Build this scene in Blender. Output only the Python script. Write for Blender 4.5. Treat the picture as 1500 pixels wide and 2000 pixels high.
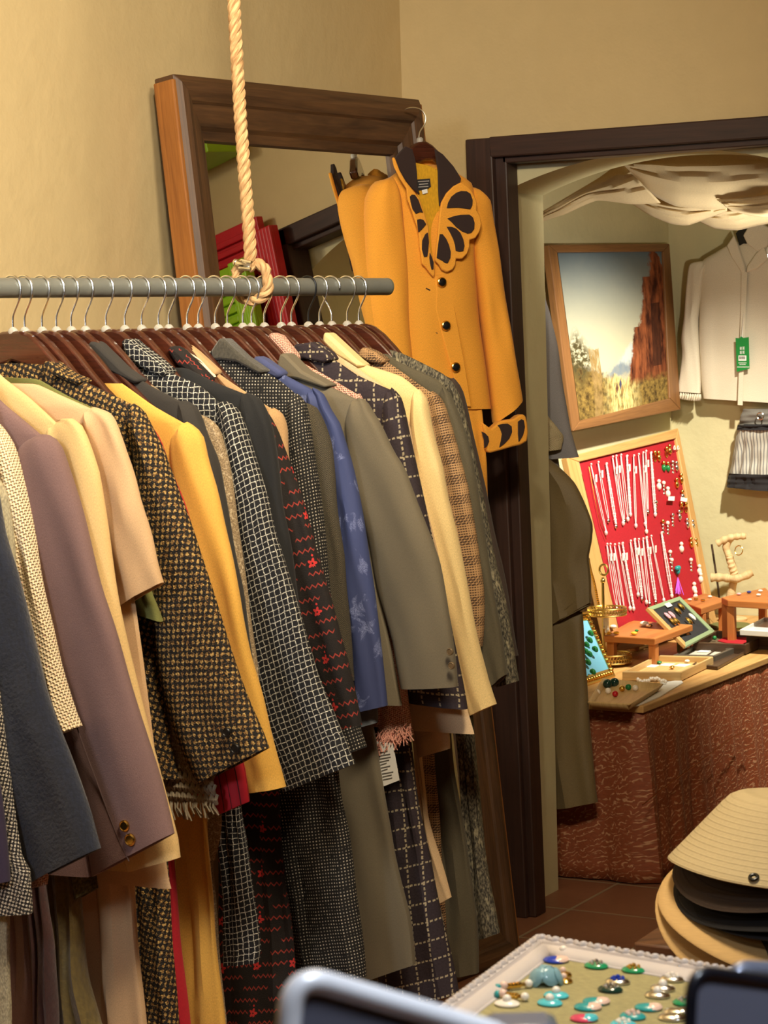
import bpy, math, random
from mathutils import Vector, Matrix
random.seed(7)
for o in list(bpy.data.objects): bpy.data.objects.remove(o)
C = bpy.context.scene.collection
R = math.radians
# ------------------------------------------------------------------ camera, light, exposure
F_PX = 4450.0
YAW, PITCH, ROLL = R(29.67), R(4.37), R(1.6)
CAM = Vector((2.878, -5.206, 1.5))
FWD0 = Vector((-math.sin(YAW), math.cos(YAW), 0)); RGT0 = Vector((math.cos(YAW), math.sin(YAW), 0))
FW = FWD0*math.cos(PITCH) + Vector((0, 0, -math.sin(PITCH)))
UP0 = RGT0.cross(FW)
RT = RGT0*math.cos(ROLL) - UP0*math.sin(ROLL); UP = UP0*math.cos(ROLL) + RGT0*math.sin(ROLL)
cam = bpy.data.cameras.new('camera'); camo = bpy.data.objects.new('camera', cam); C.objects.link(camo)
cam.sensor_fit = 'VERTICAL'; cam.sensor_height = 36; cam.sensor_width = 27; cam.lens = F_PX*36/2000
cam.clip_start = .05; cam.clip_end = 60
cam.dof.use_dof = True; cam.dof.focus_distance = 4.7; cam.dof.aperture_fstop = cam.lens/4.0
m = Matrix((RT, UP, -FW)).transposed().to_4x4(); m.translation = CAM; camo.matrix_world = m
bpy.context.scene.camera = camo

vs = bpy.context.scene.view_settings
vs.view_transform = 'Standard'; vs.look = 'None'; vs.exposure = 0.0; vs.gamma = 1.0
w = bpy.data.worlds.new('world'); bpy.context.scene.world = w; w.use_nodes = True
w.node_tree.nodes['Background'].inputs[0].default_value = (1.0, .88, .70, 1); w.node_tree.nodes['Background'].inputs[1].default_value = .085

def light(name, kind, loc, aim, energy, col, size=.3, sy=None, spot=None, blend=.5, spread=None):
    l = bpy.data.lights.new(name, kind); l.energy = energy; l.color = col
    if kind == 'AREA':
        l.size = size
        if spread: l.spread = R(spread)
        if sy: l.shape = 'RECTANGLE'; l.size_y = sy
    elif kind == 'SPOT':
        l.shadow_soft_size = size; l.spot_size = R(spot); l.spot_blend = blend
    else: l.shadow_soft_size = size
    o = bpy.data.objects.new(name, l); C.objects.link(o); o.location = loc
    o.rotation_euler = (Vector(aim)-Vector(loc)).to_track_quat('-Z', 'Y').to_euler()
    return o
WARM = (1.0, .85, .62)
light('ceiling_lamp_shop', 'AREA', (1.85, -2.9, 2.68), (.0, -3.0, 1.5), 92, WARM, .5)
light('ceiling_lamp_front', 'SPOT', (1.7, -3.4, 2.68), (.0, -1.5, 2.05), 175, (1.0, .88, .68), .08, spot=75, blend=1)
light('ceiling_lamp_counter', 'AREA', (3.05, -4.5, 2.68), (2.6, -4.0, .8), 9, (.80, .89, 1.0), .3, spread=75)
light('left_cool_light', 'AREA', (1.0, -5.6, 2.4), (.55, -2.6, 1.45), 3.5, (.82, .90, 1.0), .5, spread=50)  # cool light added from the left, its source unseen
light('alcove_spot', 'SPOT', (.95, 1.0, 2.35), (-.02, 1.72, .66), 360, (1.0, .94, .78), .035, spot=66, blend=.75)
light('alcove_fill', 'SPOT', (1.05, .33, 1.42), (.40, .90, 1.92), 46, (1.0, .93, .77), .05, spot=94, blend=.8)

# ------------------------------------------------------------------ photo geometry helpers
def ray(px, py): return FW*F_PX + RT*(px-750) - UP*(py-1000)
def at(px, py, plane):
    n, d = plane; v = ray(px, py); n = Vector(n)
    return CAM + v*((d - n.dot(CAM))/n.dot(v))
def PX(x): return (Vector((1, 0, 0)), x)
def PY(y): return (Vector((0, 1, 0)), y)
def PZ(z): return (Vector((0, 0, 1)), z)
def dep(px, py, d):     # point at forward distance d
    v = ray(px, py); return CAM + v*(d/F_PX)
def srgb(r, g, b):
    f = lambda c: (c/255/12.92) if c/255 <= .04045 else ((c/255+.055)/1.055)**2.4
    return (f(r), f(g), f(b), 1)

# ------------------------------------------------------------------ mesh builder
class MB:
    def __init__(s): s.v = []; s.f = []; s.uv = []
    def face(s, idx, uv): s.f.append(tuple(idx)); s.uv.extend(uv)
    def quad(s, a, b, c, d, uv=None):
        i = len(s.v); s.v += [Vector(a), Vector(b), Vector(c), Vector(d)]
        if uv is None:
            w_ = (Vector(b)-Vector(a)).length; h_ = (Vector(d)-Vector(a)).length
            uv = [(0, 0), (w_, 0), (w_, h_), (0, h_)]
        s.face((i, i+1, i+2, i+3), uv)
    def loft(s, rings, closed=True, cap0=True, cap1=True, us=None, vs_=None):
        b = len(s.v); m_ = len(rings[0]); n = len(rings)
        for r in rings: s.v += [Vector(p) for p in r]
        if us is None:
            us = []
            for r in rings:
                acc = [0.0]
                for j in range(m_): acc.append(acc[-1] + (Vector(r[(j+1) % m_])-Vector(r[j])).length)
                mid = acc[-1]/2
                us.append([a-mid for a in acc])
        if vs_ is None:
            vs_ = [0.0]
            for i in range(1, n):
                c0 = sum((Vector(p) for p in rings[i-1]), Vector())/m_; c1 = sum((Vector(p) for p in rings[i]), Vector())/m_
                vs_.append(vs_[-1]+max((c1-c0).length, 1e-4))
        for i in range(n-1):
            for j in range(m_ if closed else m_-1):
                k = (j+1) % m_
                s.face((b+i*m_+j, b+i*m_+k, b+(i+1)*m_+k, b+(i+1)*m_+j),
                       [(us[i][j], vs_[i]), (us[i][j+1], vs_[i]), (us[i+1][j+1], vs_[i+1]), (us[i+1][j], vs_[i+1])])
        if closed and cap0: s.face([b+j for j in range(m_)][::-1], [(us[0][j], vs_[0]) for j in range(m_)][::-1])
        if closed and cap1: s.face([b+(n-1)*m_+j for j in range(m_)], [(us[-1][j], vs_[-1]) for j in range(m_)])
    def box(s, lo, hi, M=None):
        x0, y0, z0 = lo; x1, y1, z1 = hi
        P = [Vector(p) for p in ((x0,y0,z0),(x1,y0,z0),(x1,y1,z0),(x0,y1,z0),(x0,y0,z1),(x1,y0,z1),(x1,y1,z1),(x0,y1,z1))]
        if M is not None: P = [M @ p for p in P]
        s.hexa(P)
    def hexa(s, P):
        b = len(s.v); s.v += [Vector(p) for p in P]
        L = [(P[1]-P[0]).length, (P[3]-P[0]).length, (P[4]-P[0]).length]
        for q in ((0,3,2,1),(4,5,6,7),(0,1,5,4),(1,2,6,5),(2,3,7,6),(3,0,4,7)):
            e1 = (P[q[1]]-P[q[0]]).length; e2 = (P[q[3]]-P[q[0]]).length
            uv = [(0,0),(e1,0),(e1,e2),(0,e2)] if e1 >= e2 else [(0,0),(0,e1),(e2,e1),(e2,0)]
            s.face([b+k for k in q], uv)
    def tube(s, pts, r, m_=10, closed=False, cap=True):
        pts = [Vector(p) for p in pts]; n = len(pts); rings = []
        rr = r if isinstance(r, (list, tuple)) else [r]*n
        prev = None
        for i, p in enumerate(pts):
            if closed: t = pts[(i+1) % n]-pts[i-1]
            else: t = pts[min(i+1, n-1)]-pts[max(i-1, 0)]
            t.normalize()
            if prev is None:
                a = Vector((0, 0, 1)) if abs(t.z) < .9 else Vector((1, 0, 0))
                u = t.cross(a).normalized()
            else:
                u = (prev - t*prev.dot(t))
                u = u.normalized() if u.length > 1e-6 else t.orthogonal().normalized()
            prev = u; v = t.cross(u)
            rings.append([p + (u*math.cos(2*math.pi*j/m_) + v*math.sin(2*math.pi*j/m_))*rr[i] for j in range(m_)])
        if closed: rings.append(rings[0]); s.loft(rings, True, False, False)
        else: s.loft(rings, True, cap, cap)
    def lathe(s, prof, o=(0, 0, 0), m_=24, M=None, cap=True, sx=1, sy=1):
        o = Vector(o); rings = []
        for r, z in prof:
            ring = []
            for j in range(m_):
                a = 2*math.pi*j/m_; p = Vector((r*math.cos(a)*sx, r*math.sin(a)*sy, z))
                if M is not None: p = M @ p
                ring.append(p+o)
            rings.append(ring)
        s.loft(rings, True, cap, cap)
    def ball(s, o, r, m_=12, k=7, M=None, flat=1.0):
        s.lathe([(max(r*math.sin(math.pi*i/k), r*.03), -r*flat*math.cos(math.pi*i/k)) for i in range(k+1)], o, m_, M)
    def prism(s, pts, n, t):       # polygon pts extruded by +-t/2 along n
        n = Vector(n).normalized(); pts = [Vector(p) for p in pts]; k = len(pts); b = len(s.v)
        s.v += [p+n*t/2 for p in pts] + [p-n*t/2 for p in pts]
        a = n.orthogonal().normalized(); a = Vector((0,0,1)).cross(n).normalized() if abs(n.z) < .9 else a
        c = n.cross(a); uv = [(p.dot(a), p.dot(c)) for p in pts]
        area = sum(uv[i][0]*uv[(i+1)%k][1]-uv[(i+1)%k][0]*uv[i][1] for i in range(k))
        idx = list(range(k)) if area > 0 else list(range(k))[::-1]
        s.face([b+i for i in idx], [uv[i] for i in idx])
        s.face([b+k+i for i in idx[::-1]], [uv[i] for i in idx[::-1]])
        for q in range(k):
            i, j = idx[q], idx[(q+1) % k]
            l = (pts[i]-pts[j]).length
            s.face((b+j, b+i, b+k+i, b+k+j), [(l, t), (0, t), (0, 0), (l, 0)])
    def build(s, name, mat, parent=None, loc=None, smooth=True, bevel=0, solid=0, sub=0, auto=35):
        if loc is None:
            if parent is not None: loc = world_loc(parent)
            else:
                xs = [p.x for p in s.v]; ys = [p.y for p in s.v]; zs = [p.z for p in s.v]
                loc = Vector(((min(xs)+max(xs))/2, (min(ys)+max(ys))/2, min(zs)))
        loc = Vector(loc)
        me = bpy.data.meshes.new(name); me.from_pydata([tuple(p-loc) for p in s.v], [], s.f)
        ul = me.uv_layers.new(name='UVMap')
        for i, c in enumerate(s.uv): ul.data[i].uv = c
        me.validate()
        if mat: me.materials.append(mat)
        o = bpy.data.objects.new(name, me); C.objects.link(o)
        if parent is not None:
            o.parent = parent; o.location = loc-world_loc(parent)
        else: o.location = loc
        if smooth:
            me.shade_smooth()
            try: me.set_sharp_from_angle(angle=R(auto))
            except Exception: pass
        if bevel:
            b = o.modifiers.new('bevel', 'BEVEL'); b.width = bevel; b.segments = 2; b.limit_method = 'ANGLE'; b.angle_limit = R(40)
        if solid:
            b = o.modifiers.new('solid', 'SOLIDIFY'); b.thickness = solid; b.offset = 0
        if sub:
            b = o.modifiers.new('sub', 'SUBSURF'); b.levels = sub; b.render_levels = sub
        return o
def world_loc(o):
    l = Vector(o.location)
    while o.parent: o = o.parent; l += Vector(o.location)
    return l
def tag(o, label, cat, group=None):
    o['label'] = label; o['category'] = cat
    if group: o['group'] = group
    return o
def thing(name, label, cat, loc, group=None):
    o = bpy.data.objects.new(name, None); o.empty_display_size = .05; C.objects.link(o); o.location = Vector(loc)
    return tag(o, label, cat, group)
def struct(o): o['kind'] = 'structure'; return o
def copy_tree(o, parent=None, label=None, group=None, loc=None, rot=None):
    c = o.copy(); C.objects.link(c)
    if parent is not None: c.parent = parent
    if loc is not None: c.location = loc
    if rot is not None: c.rotation_euler = rot
    if label: c['label'] = label
    if group: c['group'] = group
    for ch in list(o.children): copy_tree(ch, c)
    return c

# ------------------------------------------------------------------ node materials
class NT:
    def __init__(s, name):
        s.m = bpy.data.materials.new(name); s.m.use_nodes = True; s.t = s.m.node_tree
        s.b = s.t.nodes['Principled BSDF']
    def n(s, ty, **kw):
        nd = s.t.nodes.new(ty)
        for k, v in kw.items(): setattr(nd, k, v)
        return nd
    def put(s, sock, val):
        if hasattr(val, 'is_output'): s.t.links.new(val, sock)
        elif val is not None: sock.default_value = val
    def M(s, op, a, b=None, c=None, clamp=False):
        nd = s.n('ShaderNodeMath', operation=op); nd.use_clamp = clamp
        for i, x in enumerate((a, b, c)): s.put(nd.inputs[i], x)
        return nd.outputs[0]
    def mix(s, f, a, b):
        nd = s.n('ShaderNodeMix', data_type='RGBA')
        s.put(nd.inputs[0], f); s.put(nd.inputs[6], a); s.put(nd.inputs[7], b)
        return nd.outputs[2]
    def mul(s, a, b, f=1.0):
        nd = s.n('ShaderNodeMix', data_type='RGBA', blend_type='MULTIPLY')
        s.put(nd.inputs[0], f); s.put(nd.inputs[6], a); s.put(nd.inputs[7], b)
        return nd.outputs[2]
    def uv(s):
        if not hasattr(s, '_uv'):
            s._uv = s.n('ShaderNodeTexCoord').outputs['UV']
            sp = s.n('ShaderNodeSeparateXYZ'); s.t.links.new(s._uv, sp.inputs[0]); s._u, s._v = sp.outputs[0], sp.outputs[1]
        return s._u, s._v
    def obj(s):
        if not hasattr(s, '_o'): s._o = s.n('ShaderNodeTexCoord').outputs['Object']
        return s._o
    def vec(s, x, y, z=0.0):
        nd = s.n('ShaderNodeCombineXYZ'); s.put(nd.inputs[0], x); s.put(nd.inputs[1], y); s.put(nd.inputs[2], z); return nd.outputs[0]
    def scale(s, v, k):
        nd = s.n('ShaderNodeVectorMath', operation='MULTIPLY'); s.t.links.new(v, nd.inputs[0]); nd.inputs[1].default_value = k; return nd.outputs[0]
    def noise(s, v, sc, det=3, rough=.5, dist=0):
        nd = s.n('ShaderNodeTexNoise'); s.put(nd.inputs['Vector'], v); nd.inputs['Scale'].default_value = sc
        nd.inputs['Detail'].default_value = det; nd.inputs['Roughness'].default_value = rough; nd.inputs['Distortion'].default_value = dist
        return nd.outputs[0]
    def voro(s, v, sc, feat='F1', out='Distance'):
        nd = s.n('ShaderNodeTexVoronoi', feature=feat); s.put(nd.inputs['Vector'], v); nd.inputs['Scale'].default_value = sc
        return nd.outputs[out]
    def ramp(s, f, lo, hi):
        nd = s.n('ShaderNodeMapRange'); nd.clamp = True; s.put(nd.inputs[0], f); nd.inputs[1].default_value = lo; nd.inputs[2].default_value = hi
        return nd.outputs[0]
    def stripe(s, x, period, width, off=0.0, soft=.12):   # 1 on a line of `width` every `period`
        fr = s.M('FRACT', s.M('ADD', s.M('DIVIDE', x, period), off))
        d = s.M('ABSOLUTE', s.M('SUBTRACT', fr, .5))
        h = width/period/2
        return s.M('SUBTRACT', 1.0, s.ramp(d, h*(1-soft), h*(1+soft)+.002))
    def bump(s, h, strength=.3, dist=.002):
        nd = s.n('ShaderNodeBump'); nd.inputs['Strength'].default_value = strength; nd.inputs['Distance'].default_value = dist
        s.put(nd.inputs['Height'], h); s.t.links.new(nd.outputs[0], s.b.inputs['Normal'])
    def out(s, col, rough=.8, metal=0.0, **kw):
        s.put(s.b.inputs['Base Color'], col); s.put(s.b.inputs['Roughness'], rough); s.b.inputs['Metallic'].default_value = metal
        for k, v in kw.items(): s.put(s.b.inputs[k.replace('_', ' ')], v)
        return s.m
def V4(c): return srgb(*c) if max(c) > 1.001 else c
CACHE = {}
def plain(name, c, rough=.6, metal=0.0, var=.06, **kw):
    if name in CACHE: return CACHE[name]
    t = NT(name); c = V4(c)
    f = t.noise(t.obj(), 30, 3)
    t.out(t.mul(c, t.mix(f, (1-var*2,)*3+(1,), (1+var,)*3+(1,))), rough, metal, **kw); CACHE[name] = t.m; return t.m
def cloth_mat(name, c, var=.16, weave=900, bump=.25, rough=.88, fine=.2, sheen=.05):
    t = NT(name); c = V4(c); u, v = t.uv()
    big = t.noise(t._uv, 9, 4); fn = t.noise(t.scale(t._uv, (1, .35, 1)), weave, 2)
    col = t.mul(c, t.mix(big, (1-var,)*3+(1,), (1+var*.5,)*3+(1,)))
    col = t.mul(col, t.mix(fn, (1-fine*2,)*3+(1,), (1+fine,)*3+(1,)))
    t.bump(t.M('ADD', t.noise(t._uv, weave*.7, 2), t.M('MULTIPLY', t.noise(t._uv, 14, 3), 3.0)), bump, .0015)
    t.out(col, rough); t.b.inputs['Sheen Weight'].default_value = sheen; return t.m
def finish(t, col, bumph=None, rough=.88, strength=.35, dist=.0015, sheen=.0):
    if bumph is not None: t.bump(bumph, strength, dist)
    t.out(col, rough); t.b.inputs['Sheen Weight'].default_value = sheen; return t.m
def jitter(t, amp, sc):
    n1 = t.noise(t._uv, sc, 2); n2 = t.noise(t.scale(t._uv, (1.3, .9, 1)), sc*1.1, 2)
    return (t.M('ADD', t._u, t.M('MULTIPLY', t.M('SUBTRACT', n1, .5), amp)), t.M('ADD', t._v, t.M('MULTIPLY', t.M('SUBTRACT', n2, .5), amp)))
def windowpane(name, base, line, p, wd, amp=.006, broken=.55, pv=None, dash=0):
    t = NT(name); t.uv(); u, v = jitter(t, amp, 70)
    a = t.stripe(u, p, wd); b = t.stripe(v, pv or p, wd)
    if dash:
        a = t.M('MULTIPLY', a, t.stripe(v, dash, dash*.62)); b = t.M('MULTIPLY', b, t.stripe(u, dash, dash*.62))
    l = t.M('MAXIMUM', a, b)
    br = t.ramp(t.noise(t._uv, 330, 2), broken-.16, broken+.02)
    l = t.M('MULTIPLY', l, t.M('ADD', .3, t.M('MULTIPLY', br, .7)))
    bn = t.noise(t._uv, 260, 2)
    col = t.mix(l, t.mul(V4(base), t.mix(bn, (.4,.4,.4,1), (1.5,1.5,1.5,1))), V4(line))
    return finish(t, col, t.M('ADD', l, bn), .85, .4)
def dots(name, base, dot, p, wd):
    t = NT(name); t.uv(); u, v = jitter(t, .0015, 60)
    d = t.M('MULTIPLY', t.stripe(u, p, wd), t.stripe(v, p, wd))
    d = t.M('MULTIPLY', d, t.ramp(t.noise(t._uv, 90, 2), .3, .6))
    return finish(t, t.mix(d, V4(base), V4(dot)), d, .85, .3)
def boucle(name, dark, light_, mid, p, amp=.006):
    t = NT(name); t.uv(); u, v = jitter(t, amp, 110)
    a = t.M('ADD', u, t.M('MULTIPLY', v, .35)); c = t.M('SUBTRACT', v, t.M('MULTIPLY', u, .35))
    w_ = 6.2832/p
    f = t.M('ADD', t.M('SINE', t.M('MULTIPLY', a, w_)), t.M('SINE', t.M('MULTIPLY', c, w_)))
    n1 = t.noise(t._uv, 420, 2); n2 = t.noise(t.scale(t._uv, (1.1, .8, 1)), 300, 2)
    f = t.ramp(t.M('ADD', f, t.M('MULTIPLY', t.M('SUBTRACT', n1, .5), 4.2)), .25, .75)
    lt = t.mix(t.ramp(n2, .42, .62), V4(mid), V4(light_))
    dk = t.mix(t.ramp(n2, .60, .70), V4(dark), V4(mid))
    return finish(t, t.mix(f, dk, lt), t.M('ADD', f, t.M('MULTIPLY', n1, 1.5)), .8, .7, .003)
def tweed(name, a, b, c, sc=420, stretch=1.0):
    t = NT(name); t.uv(); v = t.scale(t._uv, (1, stretch, 1))
    n1 = t.noise(v, sc, 2); n2 = t.noise(v, sc*.37, 3)
    col = t.mix(t.ramp(n1, .42, .6), V4(a), V4(b)); col = t.mix(t.ramp(n2, .55, .7), col, V4(c))
    return finish(t, col, n1, .9, .5, .002)
def glen(name, a, b, p=.0045):
    t = NT(name); t.uv(); u, v = jitter(t, .001, 40)
    su = t.stripe(u, p, p*.5); sv = t.stripe(v, p, p*.5)
    band_u = t.stripe(u, .036, .017, 0, .05); band_v = t.stripe(v, .036, .017, 0, .05)
    fine = t.M('MAXIMUM', t.M('MULTIPLY', su, sv), 0.0)
    wide = t.stripe(t.M('ADD', u, v), p*1.6, p*.9)
    f = t.M('ADD', t.M('MULTIPLY', fine, .75), t.M('MULTIPLY', t.M('MULTIPLY', band_v, wide), .6), clamp=True)
    f = t.M('ADD', f, t.M('MULTIPLY', band_u, t.M('MULTIPLY', sv, .45)), clamp=True)
    return finish(t, t.mix(f, V4(a), V4(b)), f, .88, .3)
def zigzag(name, base, line, flower, flip=False):
    t = NT(name); u, v = t.uv()
    tri = t.M('PINGPONG', u, .005)
    vv = t.M('ADD', v, t.M('MULTIPLY', tri, 1.1))
    z = t.stripe(vv, .0195, .0028, 0, .2)
    # broken rows: segments of line with gaps
    row = t.M('FLOOR', t.M('DIVIDE', vv, .0195))
    uo = t.M('ADD', u, t.M('MULTIPLY', row, .0213))
    seg = t.stripe(uo, .075, .052, 0, .05)
    z = t.M('MULTIPLY', z, seg)
    # flowers in the gaps of every fourth row
    cu = t.M('SUBTRACT', t.M('MULTIPLY', t.M('FRACT', t.M('DIVIDE', uo, .075)), .075), 0.0)
    cu = t.M('SUBTRACT', t.M('MODULO', t.M('ADD', cu, .0375), .075), .0375)
    cv = t.M('SUBTRACT', t.M('MULTIPLY', t.M('FRACT', t.M('DIVIDE', v, .0195)), .0195), .00975)
    rr = t.M('SQRT', t.M('ADD', t.M('POWER', cu, 2.0), t.M('POWER', cv, 2.0)))
    ang = t.M('ARCTAN2', cv, cu)
    petal = t.M('ADD', .0068, t.M('MULTIPLY', t.M('COSINE', t.M('MULTIPLY', ang, 5.0)), .0022))
    fl = t.M('LESS_THAN', rr, petal); fl = t.M('MULTIPLY', fl, t.M('GREATER_THAN', rr, .0016))
    which = t.M('LESS_THAN', t.M('ABSOLUTE', t.M('SUBTRACT', t.M('MODULO', t.M('ABSOLUTE', row), 4.0), 1.0)), .4)
    fl = t.M('MULTIPLY', fl, which)
    col = t.mix(z, V4(base), V4(line)); col = t.mix(fl, col, V4(flower))
    bn = t.noise(t._uv, 500, 2)
    return finish(t, t.mul(col, t.mix(bn, (.5,.5,.5,1), (1.3,1.3,1.3,1))), t.M('ADD', bn, t.M('MAXIMUM', z, fl)), .9, .5)
def herring(name, a, b):
    t = NT(name); u, v = t.uv()
    tri = t.M('PINGPONG', u, .007)
    s_ = t.stripe(t.M('ADD', v, t.M('MULTIPLY', tri, 1.2)), .0035, .0016, 0, .3)
    n1 = t.noise(t._uv, 400, 2)
    col = t.mix(s_, V4(a), V4(b)); col = t.mul(col, t.mix(n1, (.4,.4,.4,1), (1.6,1.6,1.6,1)))
    return finish(t, col, t.M('ADD', s_, n1), .95, .6)
def jacquard(name, a, b):
    t = NT(name); u, v = t.uv()
    n1 = t.noise(t.scale(t._uv, (1, .7, 1)), 26, 3, .6, 1.6); n2 = t.voro(t._uv, 24)
    msk = t.ramp(t.M('ADD', n1, t.M('MULTIPLY', t.M('SUBTRACT', .5, n2), .35)), .58, .66)
    ve = t.stripe(t.M('ADD', n1, 0), .045, .018, 0, .4)
    f = t.M('MULTIPLY', msk, t.M('ADD', .45, t.M('MULTIPLY', ve, .55)))
    f = t.M('MULTIPLY', f, t.ramp(t.noise(t._uv, 500, 2), .3, .6))
    return finish(t, t.mix(f, V4(a), V4(b)), f, .75, .3)
def basket(name, a, b, p=.007, flecks=None):
    t = NT(name); t.uv(); u, v = jitter(t, .0015, 90)
    su = t.M('SINE', t.M('MULTIPLY', u, 6.283/p)); sv = t.M('SINE', t.M('MULTIPLY', v, 6.283/p))
    f = t.ramp(t.M('MULTIPLY', su, sv), -.5, .5)
    h = t.M('MAXIMUM', t.M('ABSOLUTE', su), t.M('ABSOLUTE', sv))
    col = t.mix(t.ramp(h, .55, .95), V4(a), V4(b))
    if flecks: col = t.mix(t.ramp(t.noise(t._uv, 190, 2), .62, .72), col, V4(flecks))
    return finish(t, col, t.M('ADD', h, f), .9, .8, .003)
def stripes(name, base, line, p, wd):
    t = NT(name); u, v = t.uv(); s_ = t.stripe(u, p, wd)
    return finish(t, t.mix(s_, V4(base), V4(line)), s_, .7, .3)
def wood(name, a, b, rough=.5, sc=1.0, coat=0.0, ring=18):
    t = NT(name); t.uv(); v = t.scale(t._uv, (2.2*sc, 38*sc, 1))
    n1 = t.noise(v, 1.0, 4, .6, 1.2); n2 = t.noise(t.scale(t._uv, (14*sc, 260*sc, 1)), 1.0, 3)
    f = t.ramp(t.M('ADD', t.M('MULTIPLY', n1, .75), t.M('MULTIPLY', n2, .3)), .32, .72)
    t.bump(n2, .15, .001)
    t.out(t.mix(f, V4(a), V4(b)), rough); t.b.inputs['Coat Weight'].default_value = coat; t.b.inputs['Coat Roughness'].default_value = .12
    return t.m
def plaster(name, c, var=.07):
    t = NT(name); o = t.n('ShaderNodeNewGeometry').outputs['Position']
    n1 = t.noise(o, 1.1, 4); n2 = t.noise(o, 16, 4); n3 = t.noise(o, 5.0, 5, .65)
    col = t.mul(V4(c), t.mix(n1, (1-var,)*3+(1,), (1+var,)*3+(1,)))
    col = t.mul(col, t.mix(n2, (.95, .95, .94, 1), (1.04, 1.04, 1.04, 1)))
    t.bump(t.M('ADD', t.M('MULTIPLY', n3, 1.4), t.M('MULTIPLY', n2, .35)), .35, .012)
    t.out(col, .9); return t.m
def metal(name, c, rough=.25): return plain(name, c, rough, 1.0, .03)
def glass_like(name, c, rough=.15, tr=.7):
    if name in CACHE: return CACHE[name]
    t = NT(name); t.out(V4(c), rough); t.b.inputs['Transmission Weight'].default_value = tr; t.b.inputs['IOR'].default_value = 1.4
    CACHE[name] = t.m; return t.m

WALL = plaster('wall_paint', (206, 184, 138))
WALL2 = plaster('alcove_paint', (206, 196, 154))
CEIL = plaster('ceiling_paint', (225, 210, 175))
def tile_mat():
    t = NT('terracotta_tile'); o = t.n('ShaderNodeNewGeometry').outputs['Position']
    sp = t.n('ShaderNodeSeparateXYZ'); t.t.links.new(o, sp.inputs[0])
    g = t.M('MAXIMUM', t.stripe(t.M('ADD', sp.outputs[0], .07), .3, .009), t.stripe(t.M('ADD', sp.outputs[1], .05), .3, .009))
    n1 = t.noise(o, 3, 4); n2 = t.noise(o, 40, 3)
    col = t.mix(n1, srgb(112, 70, 48), srgb(156, 106, 76)); col = t.mul(col, t.mix(n2, (.85,.85,.85,1), (1.1,1.1,1.1,1)))
    col = t.mix(g, col, srgb(150, 128, 100)); t.bump(t.M('SUBTRACT', 1.0, g), .5, .004); t.out(col, .45); return t.m
TILE = tile_mat()
DOORWOOD = wood('dark_red_painted_wood', (38, 23, 18), (72, 45, 35), .55, .6)
FRAMEWOOD = wood('aged_brown_wood', (52, 34, 22), (104, 72, 44), .55)
FLANKWOOD = wood('honey_brown_wood', (120, 70, 28), (172, 112, 52), .55)
HANGWOOD = wood('mahogany_lacquer', (40, 19, 14), (88, 44, 29), .22, 1.0, .8)
CHROME = metal('polished_steel', (240, 238, 232), .24)
BLACKMET = plain('black_metal', (14, 14, 15), .35)
PIPE = plain('galvanised_grey_pipe', (132, 134, 128), .36, .45, .1)
GOLD = metal('gold_metal', (232, 186, 92), .22)
GOLD2 = metal('pale_gold_filigree', (205, 176, 104), .3)
SILVER = metal('silver_metal', (228, 226, 222), .18)
CLEAR = glass_like('clear_plastic', (226, 222, 212), .4, .6)
WHITECARD = plain('white_card', (238, 236, 228), .7)

# ------------------------------------------------------------------ room shell
def boxo(name, lo, hi, mat, **k):
    b = MB(); b.box(lo, hi); return b.build(name, mat, smooth=False, **k)
struct(boxo('floor', (-.4, -8, -.1), (5.2, 4, 0), TILE))
struct(boxo('ceiling', (-.4, -8, 2.75), (5.2, 4, 2.85), CEIL))
struct(boxo('wall_left', (-.12, -8, 0), (0, 0, 2.75), WALL))
DARKW = plaster('dark_low_bounce_wall', (120, 98, 70))  # unseen walls coloured darker to cut bounced light in the shop
struct(boxo('wall_right', (5.0, -8, 0), (5.12, 0, 2.75), DARKW))
struct(boxo('wall_rear', (0, -8.12, 0), (5.0, -8, 2.75), DARKW))
YA, YB = .05, .28      # depth of the thick archway behind the timber frame
DX0, DX1, DZ = .215, 1.135, 1.975
b = MB()
b.box((-.12, 0, 0), (DX0, YA, 2.75)); b.box((DX1, 0, 0), (5.12, YA, 2.75)); b.box((DX0, 0, DZ), (DX1, YA, 2.75))
struct(b.build('wall_door', WALL, smooth=False))
# arch panel
AXL, AXR = .262, 1.10
pa = at(1352, 288, PY(YA)); ps = at(996, 374, PY(YA))
xc = (AXL+AXR)/2; hw = (AXR-AXL)/2; za, zs = pa.z, ps.z; sg = za-zs
rad = (hw*hw+sg*sg)/(2*sg); zc = za-rad
b = MB(); b.box((-.42, YA, 0), (AXL, YB, 2.75)); b.box((AXR, YA, 0), (3.0, YB, 2.75))
K = 32; prev = None
for i in range(K+1):
    x = AXL+(AXR-AXL)*i/K; z = zc+math.sqrt(rad*rad-(x-xc)**2)
    if prev:
        x0, z0 = prev
        b.hexa([Vector(p) for p in ((x0,YA,z0),(x,YA,z),(x,YB,z),(x0,YB,z0),(x0,YA,2.75),(x,YA,2.75),(x,YB,2.75),(x0,YB,2.75))])
    prev = (x, z)
struct(b.build('wall_arch', WALL2, smooth=False))
XW = -.24
PBK = at(1312, 800, PX(XW)); YW = PBK.y
struct(boxo('wall_alcove_left', (XW-.1, YB, 0), (XW, YW+.1, 2.75), WALL2))
struct(boxo('wall_alcove_back', (XW, YW, 0), (3.0, YW+.1, 2.75), WALL2))
struct(boxo('wall_alcove_right', (2.9, YB, 0), (3.0, YW, 2.75), WALL2))
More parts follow.
